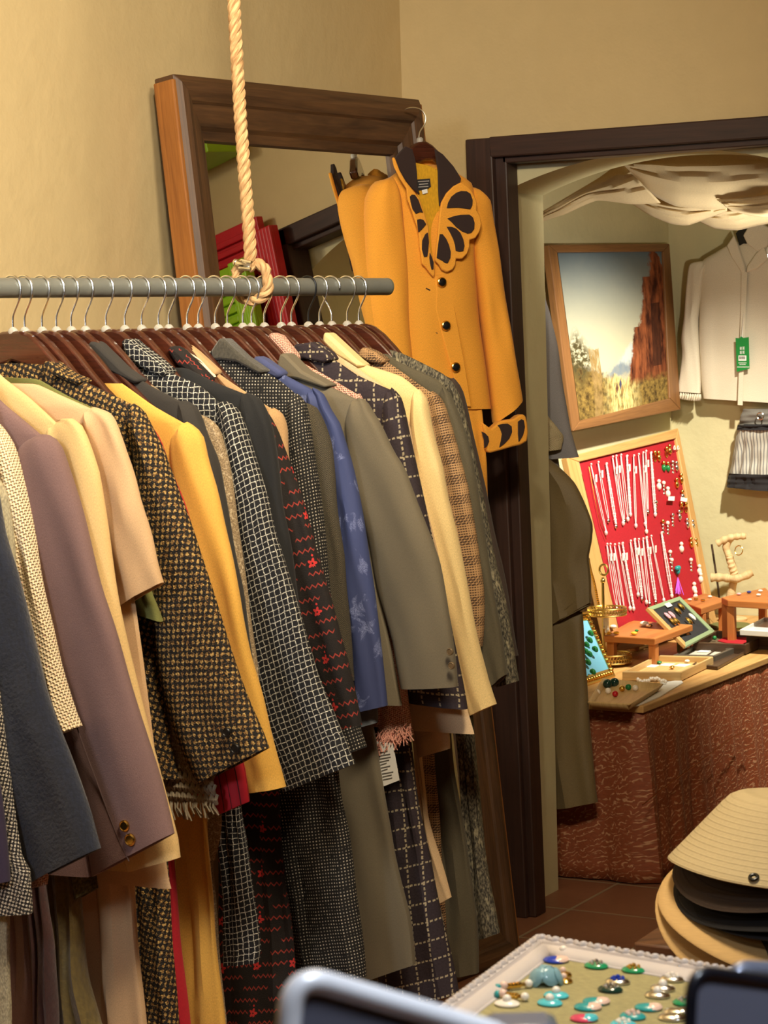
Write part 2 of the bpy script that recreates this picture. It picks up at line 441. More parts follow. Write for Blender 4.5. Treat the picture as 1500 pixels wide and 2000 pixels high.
# timber door frame
dr = thing('door_frame', 'dark brown timber door frame around the archway', 'door frame', ((DX0+DX1)/2, 0, 0))
b = MB(); b.hexa([Vector(p) for p in ((.222,-.03,0),(.318,-.03,0),(.318,.045,0),(.222,.045,0),(.195,-.03,1.995),(.27,-.03,1.995),(.27,.045,1.995),(.195,.045,1.995))])
b.build('jamb', DOORWOOD, dr, smooth=False, bevel=.004)
b = MB(); b.hexa([Vector(p) for p in ((.30,-.012,0),(.336,-.012,0),(.336,.05,0),(.30,.05,0),(.262,-.012,1.96),(.302,-.012,1.96),(.302,.05,1.96),(.262,.05,1.96))])
b.build('stop_moulding', DOORWOOD, dr, smooth=False, bevel=.004)
b = MB(); b.box((1.06, -.03, 0), (1.155, .045, 1.995)); b.build('jamb', DOORWOOD, dr, smooth=False, bevel=.004)
b = MB(); b.box((.262, -.03, 1.945), (1.1, .045, 1.997)); b.build('header', DOORWOOD, dr, smooth=False, bevel=.004)
b = MB(); b.box((.29, -.012, 1.93), (1.1, .05, 1.95)); b.build('stop_moulding', DOORWOOD, dr, smooth=False, bevel=.003)

# ------------------------------------------------------------------ big leaning mirror
PSI, TH = R(9), R(6.5)
MN = Vector((math.cos(PSI)*math.cos(TH), -math.sin(PSI)*math.cos(TH), math.sin(TH)))
ME = Vector((math.sin(PSI), math.cos(PSI), 0)); MU = MN.cross(ME)
if MU.z < 0: MU = -MU
MO = Vector((.1, -1.2, 2.05))
def mw(a, h, n=0.0): return MO + ME*a + MU*h + MN*n
mir = thing('standing_mirror', 'large leaning mirror in a wide moulded brown wood frame', 'mirror', (mw(.46, -2.06).x, mw(.46, 0).y, 0))
A0, A1, H0, H1 = .045, .872, -2.055, .003       # outer rectangle of the ridge
prof = [(-.012, -.065), (-.012, -.012), (0, 0), (.012, .002), (.026, -.004), (.030, -.010), (.046, -.014), (.062, -.020), (.068, -.030), (.082, -.034), (.084, -.06)]
def frame_side(c0, c1, d0, d1, flip=False):     # corner-to-corner moulding; d0,d1 inward diagonals
    rings = []
    for c, d in ((c0, d0), (c1, d1)):
        rings.append([mw(c[0]+d[0]*i, c[1]+d[1]*i, n) for i, n in prof])
    return rings
for nm, c0, c1, d0, d1, mt in (('top_rail', (A0,H1), (A1,H1), (1,-1.38), (-1,-1.38), FRAMEWOOD), ('bottom_rail', (A0,H0), (A1,H0), (1,1.38), (-1,1.38), FRAMEWOOD),
                           ('stile', (A0,H1), (A0,H0), (1,-1.38), (1,1.38), FRAMEWOOD), ('stile', (A1,H1), (A1,H0), (-1,-1.38), (-1,1.38), FRAMEWOOD)):
    b = MB(); rg = frame_side(c0, c1, d0, d1); ln = (rg[1][0]-rg[0][0]).length
    acc = [0]
    for i in range(1, len(prof)): acc.append(acc[-1]+math.dist(prof[i], prof[i-1]))
    acc.append(acc[-1])
    n = 8; rings = [[rg[0][k].lerp(rg[1][k], i/n) for k in range(len(prof))] for i in range(n+1)]
    base = len(b.v)
    for r in rings: b.v += r
    mm = len(prof)
    for i in range(n):
        for j in range(mm-1):
            b.face((base+i*mm+j, base+i*mm+j+1, base+(i+1)*mm+j+1, base+(i+1)*mm+j), [(ln*i/n, acc[j]), (ln*i/n, acc[j+1]), (ln*(i+1)/n, acc[j+1]), (ln*(i+1)/n, acc[j])])
    b.build(nm, mt, mir, smooth=False, solid=.004)
for a, nm in ((A0-.014, 'side_board'), (A1+.014, 'side_board')):
    b = MB(); P = [mw(a-.006, H0, -.066), mw(a+.006, H0, -.066), mw(a+.006, H0, -.008), mw(a-.006, H0, -.008), mw(a-.006, H1+.008, -.066), mw(a+.006, H1+.008, -.066), mw(a+.006, H1+.008, -.008), mw(a-.006, H1+.008, -.008)]
    b.hexa(P); b.build(nm, FLANKWOOD, mir, smooth=False, bevel=.003)['label'] = 'lighter honey brown side of the frame'
b = MB(); b.quad(mw(A0+.07, H0+.1, -.045), mw(A1-.07, H0+.1, -.045), mw(A1-.07, H1-.1, -.045), mw(A0+.07, H1-.1, -.045))
g = NT('mirror_glass'); g.out((.86, .88, .86, 1), .01, 1.0); b.build('glass', g.m, mir, smooth=False)
b = MB(); P = [mw(A0, H0, -.075), mw(A1, H0, -.075), mw(A1, H0, -.067), mw(A0, H0, -.067), mw(A0, H1, -.075), mw(A1, H1, -.075), mw(A1, H1, -.067), mw(A0, H1, -.067)]
b.hexa(P); b.build('back_board', FRAMEWOOD, mir, smooth=False)
# painted boards the mirror reflects, beside the door
REDP = plain('red_paint', (196, 30, 40), .45); LIMEP = plain('lime_green_paint', (150, 196, 24), .45)
def fluted(name, label, x0, x1, z1, y, mat, horiz=False, zh=None):
    t = thing(name, label, 'shutter', ((x0+x1)/2, y, 0))
    b = MB(); b.box((x0, y-.012, 0), (x1, y+.012, z1)); b.build('board', mat, t, smooth=False, bevel=.003)
    if horiz:
        k = 0; z = z1-.03
        while z > z1-.42: 
            b = MB(); b.box((x0+.02, y-.024, z-.018), (x1-.02, y-.010, z)); b.build('slat', mat, t, smooth=False, bevel=.003); z -= .028
    else:
        n = 6
        for i in range(n):
            xx = x0+(x1-x0)*(i+.5)/n
            b = MB(); b.box((xx-.008, y-.022, 0), (xx+.008, y-.010, z1)); b.build('rib', mat, t, smooth=False, bevel=.004)
fluted('red_shutter', 'red fluted board beside the door, reflected in the mirror', 1.045, 1.13, 2.0, -.075, REDP)
fluted('red_louvre_shutter', 'red louvred shutter behind the lime one, reflected in the mirror', 1.135, 1.55, 2.05, -.045, REDP, True)
fluted('lime_shutter', 'lime green louvred shutter reflected low in the mirror', 1.17, 1.55, 1.925, -.125, LIMEP, True)
fluted('lime_board', 'plain lime green fluted board reflected beside the rope', 1.10, 1.168, 1.925, -.145, LIMEP)
tag(boxo('lime_shelf_board', (1.16, -.16, 2.245), (1.75, -.02, 2.275), LIMEP, bevel=.003), 'lime green board above the door, reflected along the mirror top', 'board')

# ------------------------------------------------------------------ rail and rope
RL = dep(0, 563, 3.60); RR = dep(757, 559.5, 4.27)
RD = (RR-RL); RD.z = 0; RZ = (RL.z+RR.z)/2
RL.z = RZ; RR.z = RZ; RDIR = (RR-RL).normalized()
rail = thing('clothes_rail', 'grey metal pipe clothes rail hung from a rope', 'clothes rail', ((RL+RR)/2))
b = MB(); e0 = RL-RDIR*.55
b.tube([e0+(RR-e0)*i/12 for i in range(13)], .016, 24); b.build('pipe', PIPE, rail, bevel=0)
b = MB(); b.tube([RR-RDIR*.004, RR+RDIR*.001, RR+RDIR*.004], [.0163, .0160, .012], 24); b.build('end_cap', plain('grey_plastic_cap', (92, 94, 84), .5), rail)
def rail_at_y(y): return RL + RDIR*((y-RL.y)/RDIR.y)
def stem_y(px):      # plane of a hanger whose stem stands at pixel px on the rail
    best = None
    lo, hi = -.6, 1.4
    def pr(P):
        v = P-CAM; return 750+F_PX*v.dot(RT)/v.dot(FW)
    for _ in range(40):
        mid = (lo+hi)/2
        if pr(RL+(RR-RL)*mid) < px: lo = mid
        else: hi = mid
    return (RL+(RR-RL)*lo).y
# rope
ROPE = tweed('jute_rope', (172, 134, 90), (204, 168, 120), (140, 106, 66), 160, .3)
yr = stem_y(487); rp = rail_at_y(yr)
rope = thing('hanging_rope', 'twisted jute rope knotted round the clothes rail', 'rope', rp)
path = [rp+Vector((0, 0, .03)), at(489, 500, PY(yr)), at(484, 420, PY(yr)), at(476, 320, PY(yr)), at(469, 220, PY(yr)), at(463, 120, PY(yr)), at(457, 10, PY(yr)), at(452, -90, PY(yr)), at(446, -200, PY(yr))]
path[-1] = path[-1] + (path[-1]-path[-2])*((2.75-path[-1].z)/(path[-1]-path[-2]).z)
def crv(pts, n):
    pts = [Vector(p) for p in pts]; out = []; k = len(pts)-1
    for i in range(n+1):
        t = k*i/n; a = min(int(t), k-1); f = t-a
        p0, p1, p2, p3 = pts[max(a-1, 0)], pts[a], pts[a+1], pts[min(a+2, k)]
        out.append(.5*((2*p1)+(p2-p0)*f+(2*p0-5*p1+4*p2-p3)*f*f+(3*p1-p0-3*p2+p3)*f**3))
    return out
def twist(b, pts, hr, sr, pitch, ns=3, m_=8, closed=False):
    L = [0]
    for i in range(1, len(pts)): L.append(L[-1]+(pts[i]-pts[i-1]).length)
    for k in range(ns):
        q = []
        for i, p in enumerate(pts):
            t = (pts[min(i+1, len(pts)-1)]-pts[max(i-1, 0)]).normalized()
            u = t.cross(Vector((0, 1, .01))).normalized(); v = t.cross(u); a = 2*math.pi*(L[i]/pitch+k/ns)
            q.append(p+(u*math.cos(a)+v*math.sin(a))*hr)
        b.tube(q, sr, m_)
b = MB(); twist(b, crv(path, 260), .0058, .0062, .052); b.build('rope_length', ROPE, rope)
b = MB()
for sft in (.006,):
    loop = [rp+RDIR*(sft+.01*math.sin(a))+Vector((.026*math.sin(a), 0, .004+.027*math.cos(a)+(.012 if math.cos(a) > .5 else 0))) for a in [2*math.pi*i/48 for i in range(49)]]
    twist(b, loop, .0052, .0056, .05)
b.build('rope_loop', ROPE, rope)
cl = at(472, 516, PY(yr-.012))
b = MB(); b.tube([cl+Vector((-.014, 0, .004)), cl+Vector((.0, -.004, 0)), cl+Vector((.018, 0, -.004))], [.004, .0055, .004], 8); b.tube([cl+Vector((.0, 0, .007)), cl+Vector((.022, -.002, .002))], .003, 8)
b.tube([cl+Vector((-.006, 0, -.007)), cl+Vector((.02, -.002, -.009))], .003, 8); b.ball(cl+Vector((-.012, 0, .004)), .006)
b.build('wire_clamp', SILVER, rope)

# ------------------------------------------------------------------ hangers on the rail
def make_hanger(name, label, P, hookmat, rot=0):
    t = thing(name, label, 'hanger', P, 'wooden hangers on the rail')
    up = [(0, -.068), (.018, -.0685), (.035, -.074), (.055, -.088), (.08, -.112), (.105, -.139), (.13, -.163), (.155, -.184), (.175, -.200), (.186, -.212)]
    lo = [(.187, -.226), (.175, -.232), (.15, -.222), (.12, -.202), (.09, -.176), (.06, -.146), (.03, -.124), (0, -.116)]
    poly = up+lo; poly = poly + [(-x, z) for x, z in reversed(poly[1:-1])]
    b = MB(); b.prism([P+Vector((x, 0, z)) for x, z in poly], (0, 1, 0), .015); b.build('wood_arms', HANGWOOD, t, bevel=.0045)
    hp = [(-.0195, -.003), (-.019, .006), (-.0125, .0145), (-.002, .0192), (.009, .0172), (.0165, .0095), (.0188, -.001), (.0175, -.012), (.012, -.024), (.005, -.036), (.0008, -.046), (0, -.056), (0, -.072)]
    b = MB(); b.tube(crv([P+Vector((x, 0, z)) for x, z in hp], 46), .0018, 8); b.build('hook', hookmat, t)
    b = MB(); M = Matrix.Diagonal((1, .8, 1, 1)); b.lathe([(.0095, -.012), (.0095, -.003), (.008, .001), (.0045, .0042), (.002, .005), (.002, .004), (.004, .0032), (.007, .0), (.0083, -.003), (.0083, -.012)], P+Vector((0, 0, -.067)), 18, M, False); b.build('size_ring', CLEAR, t)
    return t
STEMS = [22, 45, 79, 107, 136, 164, 204, 241, 274, 307, 327, 363, 385, 418, 442, 472, 489, 514, 547, 567, 622, 646, 676, 699]
ORD = ['first', 'second', 'third', 'fourth', 'fifth', 'sixth', 'seventh', 'eighth', 'ninth', 'tenth', 'eleventh', 'twelfth', 'thirteenth', 'fourteenth', 'fifteenth', 'sixteenth', 'seventeenth', 'eighteenth', 'nineteenth', 'twentieth', 'twenty-first', 'twenty-second', 'twenty-third', 'twenty-fourth', 'twenty-fifth']
h0 = None
for i, sx in enumerate(STEMS):
    P = rail_at_y(stem_y(sx)); lab = 'dark wooden hanger with steel hook, %s from the left edge of the photo' % ORD[i]
    if i == len(STEMS)-1: lab = 'dark wooden hanger with steel hook, last before the free rail end'
    if h0 is None: h0 = make_hanger('wooden_hanger', lab, P, CHROME)
    else: copy_tree(h0, label=lab, loc=P, rot=(0, 0, R(random.uniform(-4, 4)) if sx != 646 else R(180)))
make_hanger('wooden_hanger', 'dark wooden hanger with a black hook among steel hooks', rail_at_y(stem_y(600)), BLACKMET)

# ------------------------------------------------------------------ garments
def spl(pts, ts):
    pts = [Vector((p[0], p[1])) for p in pts]
    if len(pts) == 2: return [pts[0].lerp(pts[1], t) for t in ts]
    d = [0]
    for i in range(1, len(pts)): d.append(d[-1]+(pts[i]-pts[i-1]).length)
    out = []
    for t in ts:
        s = t*d[-1]; a = 0
        while a < len(pts)-2 and d[a+1] < s: a += 1
        f = (s-d[a])/max(d[a+1]-d[a], 1e-6); k = len(pts)-1
        p0, p1, p2, p3 = pts[max(a-1, 0)], pts[a], pts[a+1], pts[min(a+2, k)]
        # non-uniform safe: limit overshoot by blending with linear
        c = .5*((2*p1)+(p2-p0)*f+(2*p0-5*p1+4*p2-p3)*f*f+(3*p1-p0-3*p2+p3)*f**3)
        out.append(c.lerp(p1.lerp(p2, f), .5))
    return out
def se(c, e): return math.copysign(abs(c)**(2/e), c)
def flat(b, plane, L, Rr, th, n=30, m_=28, e=2.5, cap=.10, wob=.0025, hollow=True, folds=0, famp=0, seed=0, cuffin=.02):
    """a soft flat tube between two picture-plane edges, lying in a hanging plane"""
    rnd = random.Random(seed); nv = Vector(plane[0]).normalized()
    if nv.y < 0: nv = -nv
    ts = [(i/n)**1.25 for i in range(n+1)]
    A = [at(p.x, p.y, plane) for p in spl(L, ts)]; B = [at(p.x, p.y, plane) for p in spl(Rr, ts)]
    ph = [rnd.uniform(0, 6.28) for _ in range(6)]
    rings = []
    for i, t in enumerate(ts):
        c = (A[i]+B[i])/2; h = (B[i]-A[i])/2
        k = 1.0
        if cap and t < cap: k = math.sqrt(max(.02, 1-(1-t/cap)**2))
        T = (th if not isinstance(th, tuple) else th[0]+(th[1]-th[0])*t)*k
        off = wob*1.2*math.sin(5*t+ph[0])
        ring = []
        for j in range(m_):
            a = math.pi/2 + 2*math.pi*j/m_
            ca, sa = math.cos(a), math.sin(a)
            x, y = se(ca, e), se(sa, e)
            w = wob*(math.sin(3*x+6*t+ph[1])+.6*math.sin(6*x-9*t+ph[2])+.5*math.sin(19*t+2*x+ph[3]))
            if folds: w += famp*math.sin(folds*x*math.pi+ph[4]+t)*min(1, t*2.0)
            ring.append(c + h*x + nv*(T/2*y + (off+w)*(1 if True else 0)))
        rings.append(ring)
    if hollow:
        last = rings[-1]; c = sum(last, Vector())/m_; d = ((A[-2]+B[-2])/2-(A[-1]+B[-1])/2).normalized()
        r1 = [p.lerp(c, .12)+d*.001 for p in last]; r2 = [p.lerp(c, .25)+d*cuffin for p in last]
        rings += [r1, r2]
    b.loft(rings)
def shiftw(Rr, W):
    n = len(Rr); out = []
    for i, p in enumerate(Rr):
        t = i/(n-1)
        w = W[0]+(W[1]-W[0])*min(1, t*2) if t < .5 else W[1]+(W[2]-W[1])*(t*2-1)
        out.append((p[0]-w, p[1]+W[3]*t if len(W) > 3 else p[1]))
    return out
def garment(name, label, cat, px, mat, N, Rs, L=None, W=None, hem=None, t=.032, collar=None, cmat=None, buttons=(), bmat=None, sleeves=True, seed=0, e=2.6, folds=0, y=None, extra=None, group=None, bw=None, cuff=None):
    y = stem_y(px) if y is None else y
    pl = PY(y); P = rail_at_y(y)
    T = thing(name, label, cat, (P.x, y, at(hem[-1][0], hem[-1][1], pl).z if hem else at(Rs[-1][0], Rs[-1][1], pl).z), group)
    # body: shoulder line then side seam, mirrored about the hanger
    sh = [at(p.x, p.y, pl) for p in spl(N, [i/12 for i in range(13)])]
    S = sh[-1]
    hp = at(hem[-1][0], hem[-1][1], pl) if hem else Vector((S.x+.03, y, S.z-.52))
    side = []
    pts = [S] + [at(q[0], q[1], pl) for q in (hem or [])]
    if not hem: pts.append(hp)
    sd = crv(pts, 16)[1:] if len(pts) > 2 else [S.lerp(hp, i/16) for i in range(1, 17)]
    allp = sh+sd
    rings = []; rnd = random.Random(seed+5); ph = [rnd.uniform(0, 6.28) for _ in range(4)]
    for i, p in enumerate(allp):
        hwid = max(p.x-P.x, .03); k = min(1, .45+.55*i/10); T2 = t*k*.9; ring = []
        tt = i/len(allp)
        for j in range(32):
            a = math.pi/2+2*math.pi*j/32; x = se(math.cos(a), 2.8); q = se(math.sin(a), 2.8)
            w = .002*math.sin(4*x+5*tt+ph[0])+ (folds and .003*math.sin(folds*math.pi*x+ph[1])*min(1, tt*1.5))
            ring.append(Vector((P.x+hwid*x, y+T2/2*q+w, p.z-.004*abs(x)*(i < 13)))) 
        rings.append(ring)
    c = sum(rings[-1], Vector())/32
    rings += [[q.lerp(c, .1)+Vector((0, 0, .002)) for q in rings[-1]], [q.lerp(c, .2)+Vector((0, 0, .03)) for q in rings[-1]]]
    b = MB(); b.loft(rings); b.build('body', mat, T)
    if sleeves:
        LL = L or shiftw(Rs, W or (40, 90, 90))
        LL = [(Rs[0][0]-14, Rs[0][1]+4)] + list(LL[1:]) if not L else L
        b = MB(); flat(b, pl, LL, Rs, (t*1.15, t), seed=seed, e=e); so = b.build('sleeve', mat, T)
        bb = MB(); bb.v = [Vector((2*P.x-p.x, p.y, p.z)) for p in b.v]; bb.f = [tuple(reversed(f)) for f in b.f]
        k = 0
        for f in b.f: bb.uv += list(reversed(b.uv[k:k+len(f)])); k += len(f)
        bb.build('sleeve', mat, T)
    if collar:
        for cp in collar:
            b = MB(); b.prism([at(q[0], q[1], PY(y-.001)) for q in cp], (0, 1, 0), t*.95); b.build('collar', cmat or mat, T, bevel=.007)
    for q in buttons:
        p = at(q[0], q[1], PY(y-t*.56)); r = q[2]/1150
        M = Matrix.Rotation(R(90), 4, 'X')
        b = MB(); b.lathe([(r*.3, -.002), (r, -.001), (r, .0015), (r*.8, .003), (r*.7, .0022), (r*.2, .0024)], p, 18, M); b.build('button', bmat or BLACKMET, T)
    return T
def panel(name, label, cat, px, mat, L, Rr, t=.022, folds=0, famp=0, seed=0, y=None, e=2.8, wob=.003, group=None):
    y = stem_y(px) if y is None else y; pl = PY(y); p = at(*Rr[-1], pl)
    b = MB(); flat(b, pl, L, Rr, t, seed=seed, cap=.03, folds=folds, famp=famp, e=e, wob=wob)
    return tag(b.build(name, mat, None), label, cat, group)

M_ = {}
M_['purple'] = cloth_mat('deep_purple_wool', (52, 40, 66))
M_['hound'] = boucle('black_white_houndstooth', (24, 20, 24), (214, 204, 186), (190, 178, 160), .0058, .0006)
M_['navy'] = cloth_mat('navy_boucle_wool', (28, 34, 52), .35, 260, .9, .95, .45, .4)
M_['linen'] = tweed('grey_linen', (150, 142, 118), (182, 172, 142), (130, 122, 98), 500, .4)
M_['creamtweed'] = basket('cream_basket_tweed', (196, 160, 110), (246, 228, 192), .0085, (216, 150, 130))
M_['mauve'] = cloth_mat('mauve_wool', (126, 97, 94), .12, 900, .3)
M_['tan1'] = cloth_mat('pale_camel_wool', (226, 190, 128), .08, 900, .2)
M_['tan2'] = cloth_mat('sand_beige_cotton', (214, 176, 132), .08, 1100, .2)
M_['olive'] = cloth_mat('olive_green_cloth', (112, 112, 54), .1)
M_['gold'] = boucle('black_gold_boucle', (16, 11, 7), (206, 170, 100), (118, 80, 36), .0098, .007)
M_['lace'] = None
M_['red'] = stripes('red_pinstripe_cloth', (186, 22, 40), (40, 6, 10), .017, .0016)
M_['mustard'] = cloth_mat('mustard_yellow_wool', (230, 176, 78), .06, 900, .18)
M_['charcoal'] = cloth_mat('charcoal_wool', (48, 44, 40), .12)
M_['taupe'] = tweed('speckled_taupe_wool', (120, 100, 74), (168, 146, 112), (206, 188, 156), 420)
M_['check'] = windowpane('navy_white_check_tweed', (13, 13, 20), (232, 228, 212), .0096, .0012, .005, .58)
M_['black'] = cloth_mat('black_wool', (25, 25, 26), .1)
M_['zig'] = zigzag('black_red_zigzag_knit', (28, 21, 18), (164, 58, 46), (216, 54, 50))
M_['camel'] = cloth_mat('camel_cloth', (190, 152, 106), .08)
M_['dot'] = dots('black_white_pindot', (17, 15, 14), (206, 196, 176), .0056, .0021)
M_['herr'] = herring('dark_herringbone_tweed', (52, 46, 36), (92, 84, 66))
M_['blue'] = jacquard('blue_floral_jacquard', (58, 68, 112), (134, 144, 190))
M_['bluep'] = cloth_mat('blue_plain_wool', (72, 80, 124), .08)
M_['grey'] = cloth_mat('grey_olive_wool', (112, 102, 82), .07, 1000, .18, .88, .14)
M_['pink'] = basket('pink_tweed', (206, 120, 104), (240, 196, 170), .007, (222, 120, 110))
M_['plaid'] = windowpane('aubergine_windowpane_plaid', (48, 37, 43), (176, 162, 132), .034, .0032, .004, .45, .034, .009)
M_['cream'] = cloth_mat('cream_wool', (242, 212, 148), .05, 900, .15)
M_['blush'] = cloth_mat('blush_cream_cloth', (224, 190, 146), .05, 1000, .15)
M_['glen'] = glen('brown_glen_check', (176, 138, 94), (64, 44, 30))
M_['grey2'] = cloth_mat('dark_sage_grey_wool', (92, 84, 64), .1)
M_['speck'] = tweed('black_white_speckled_tweed', (50, 46, 38), (112, 104, 84), (160, 150, 120), 330, .45)
M_['brown'] = cloth_mat('dark_brown_wool', (58, 44, 36), .1)
M_['lightblue'] = cloth_mat('slate_blue_cotton', (110, 116, 122), .06)
M_['velvet'] = cloth_mat('olive_velvet', (112, 92, 34), .4, 200, .8, .8, .3, .6)
M_['wine'] = cloth_mat('wine_red_velvet', (66, 26, 20), .3, 200, .6, .8, .3, .4)
M_['fur'] = cloth_mat('grey_felt', (76, 72, 62), .25, 300, .8, .95, .4, .3)
M_['white'] = cloth_mat('white_cotton', (236, 224, 196), .04)

G = garment
JK = 'jacket'
G('purple_jacket', 'deep purple jacket sleeve at the far left edge', JK, -300, M_['purple'], [(-190,700),(-150,740),(-110,800)], [(-110,805),(-70,950),(-40,1200),(-10,1450),(2,1560),(15,1722)], W=(30,90,80), hem=[(-60,1800)], seed=1)
G('houndstooth_jacket', 'black and white houndstooth jacket with a turned-back cuff, far left', JK, -268, M_['hound'], [(-170,700),(-120,740),(-80,800)], [(-80,805),(-50,950),(-25,1150),(-5,1350),(20,1530),(43,1683),(46,1690),(56,1695),(62,1784)], W=(30,110,110), hem=[(-30,1800)], seed=2)
G('navy_jacket', 'navy blue fuzzy wool jacket, sleeve at the left edge', JK, -236, M_['navy'], [(-150,700),(-80,760),(-30,860)], [(-30,865),(-15,960),(2,1040),(30,1120),(62,1240),(92,1350),(112,1410),(147,1500),(177,1583),(195,1657)], L=[(-44,870),(-60,1000),(-50,1150),(-20,1320),(10,1480),(36,1620),(60,1724)], hem=[(40,1720)], t=.04, seed=3)
G('linen_jacket', 'grey beige linen jacket between the navy and cream ones', JK, -204, M_['linen'], [(-120,700),(-60,790),(-5,930)], [(-5,935),(10,963),(18,1005),(27,1068),(36,1155),(48,1280),(60,1420)], W=(30,80,80), hem=[(40,1500)], seed=4)
G('cream_tweed_jacket', 'cream woven tweed jacket with knitted-looking sleeve', JK, -172, M_['creamtweed'], [(-90,690),(-40,740),(-8,820)], [(-8,822),(18,869),(35,915),(54,998),(72,1095),(90,1188),(114,1300),(140,1395),(150,1420)], L=[(-20,830),(0,900),(20,990),(32,1080),(42,1160),(62,1270),(98,1385),(118,1434)], hem=[(100,1650)], t=.036, seed=5)
G('mauve_jacket', 'mauve brown wool jacket with two gold cuff buttons', JK, -132, M_['mauve'], [(-40,730),(0,779),(39,812),(82,848)], [(82,848),(99,851),(115,869),(129,910),(156,995),(192,1128),(222,1224),(249,1326),(277,1417),(310,1527),(338,1628)], L=[(60,858),(38,885),(48,980),(72,1110),(100,1290),(145,1500),(182,1712)], hem=[(130,1350),(180,1712)], t=.04, buttons=[(243,1613,10),(254,1640,11)], bmat=GOLD, seed=6)
G('camel_jacket', 'pale camel jacket behind the mauve jacket', JK, -92, M_['tan1'], [(-20,700),(0,729),(54,771),(110,822)], [(110,822),(135,815),(156,830),(171,860),(192,922),(206,1010),(222,1115),(237,1195),(260,1305),(280,1390),(300,1467),(327,1577),(343,1640),(348,1676)], L=[(98,832),(96,900),(110,1010),(140,1200),(180,1380),(215,1540),(252,1702)], hem=[(200,1400),(262,1702)], seed=7)
G('beige_jacket', 'sand beige jacket with wide elbow-length sleeves', JK, -52, M_['tan2'], [(57,752),(69,744),(120,768),(180,795)], [(180,795),(207,806),(222,824),(240,862),(262,930),(279,990),(297,1056),(316,1138)], L=[(166,806),(172,880),(188,960),(205,1035),(222,1125),(236,1186)], hem=[(250,1100),(300,1450),(325,1680),(336,1735)], seed=8)
G('olive_jacket', 'olive green jacket whose cuff shows below the beige sleeve', JK, -14, M_['olive'], [(70,735),(79,737),(138,771),(200,800)], [(200,800),(225,850),(255,960),(280,1080),(295,1155),(303,1176),(316,1214)], L=[(180,806),(190,900),(212,1020),(235,1120),(250,1190)], hem=[(230,1150),(240,1500)], t=.026, seed=9)
G('boucle_jacket', 'black and gold boucle tweed jacket with two cuff buttons', JK, 20, M_['gold'], [(99,707),(111,714),(210,761),(264,788)], [(264,788),(279,803),(291,830),(309,862),(330,920),(345,960),(375,1035),(399,1110),(422,1185),(449,1269),(482,1368),(512,1434),(523,1461)], L=[(252,798),(262,860),(280,1000),(298,1180),(318,1340),(345,1440),(388,1531)], hem=[(290,1100),(315,1350),(348,1522)], t=.04, buttons=[(443,1430,8),(460,1462,9),(283,1330,9)], collar=[[(97,712),(100,703),(112,709),(135,727),(170,742),(164,752),(120,734),(110,760),(99,748)]], seed=10)
G('red_jacket', 'red jacket with striped cuff below the gold tweed sleeve', JK, 62, M_['red'], [(150,748),(200,770),(280,815)], [(280,815),(309,856),(332,920),(357,980),(376,1040),(402,1150),(432,1300),(460,1440),(473,1502),(482,1567)], L=[(262,826),(270,900),(290,1050),(330,1250),(380,1420),(410,1530),(422,1593)], hem=[(330,1300),(400,1560)], t=.026, seed=12)
G('mustard_jacket', 'bright mustard yellow wool jacket', JK, 107, M_['mustard'], [(232,752),(238,743),(300,788),(362,824)], [(362,824),(378,836),(390,854),(400,898),(420,960),(437,1035),(453,1095),(470,1165),(492,1280),(514,1360),(532,1445),(553,1538)], L=[(346,836),(333,862),(340,950),(372,1080),(405,1200),(438,1350),(466,1480),(482,1548)], hem=[(400,1250),(478,1558)], seed=13)
G('charcoal_jacket', 'charcoal wool jacket with standing collar behind the mustard one', JK, 138, M_['charcoal'], [(200,690),(249,722),(300,752),(360,782)], [(360,782),(378,797),(398,850),(420,900),(432,960),(446,1020),(462,1090),(476,1150),(487,1240),(498,1310),(515,1400)], W=(20,70,80), hem=[(420,1400)], collar=[[(180,672),(188,665),(198,670),(249,720),(282,742),(272,750),(230,730),(205,720),(186,695)]], seed=14)
G('taupe_jacket', 'speckled taupe wool jacket, narrow sleeve strip beside the check tweed', JK, 166, M_['taupe'], [(232,704),(252,707),(288,740),(387,808)], [(387,808),(411,821),(428,842),(443,900),(455,970),(463,1025),(472,1090),(484,1170),(493,1245),(505,1330)], W=(20,60,70), hem=[(420,1400),(432,1600),(418,1681)], t=.026, seed=15)
G('check_tweed_jacket', 'navy tweed jacket with broken white window checks', JK, 204, M_['check'], [(262,690),(330,722),(390,749),(430,785)], [(430,785),(445,784),(462,803),(474,836),(495,900),(519,968),(535,1035),(558,1110),(582,1185),(600,1245),(621,1320),(645,1380),(674,1446),(692,1492)], L=[(420,794),(434,850),(450,940),(462,1030),(478,1140),(497,1290),(520,1430),(553,1548)], hem=[(480,1200),(540,1510)], t=.04, collar=[[(246,664),(261,660),(272,671),(318,706),(338,724),(326,738),(300,726),(275,712),(258,700)]], seed=16)
G('black_jacket', 'plain black wool jacket between check tweed and zigzag knit', JK, 241, M_['black'], [(346,716),(365,714),(417,740),(485,767)], [(485,767),(505,778),(518,798),(532,840),(546,930),(553,985),(567,1055),(579,1155),(589,1210),(605,1300),(625,1400)], W=(20,90,80), hem=[(560,1500)], seed=17)
G('zigzag_jacket', 'black knit jacket with red zigzags and small red flowers', JK, 274, M_['zig'], [(350,685),(396,722),(420,740),(515,800)], [(515,800),(535,840),(552,885),(565,920),(583,967),(600,1015),(610,1050),(627,1106),(645,1165),(663,1226),(681,1292),(696,1368),(705,1416)], L=[(500,808),(520,870),(540,960),(560,1060),(582,1180),(612,1300),(640,1370),(660,1424)], hem=[(560,1250),(630,1420)], collar=[[(333,680),(345,674),(360,684),(398,722),(418,742),(404,748),(380,732),(352,712)]], seed=18)
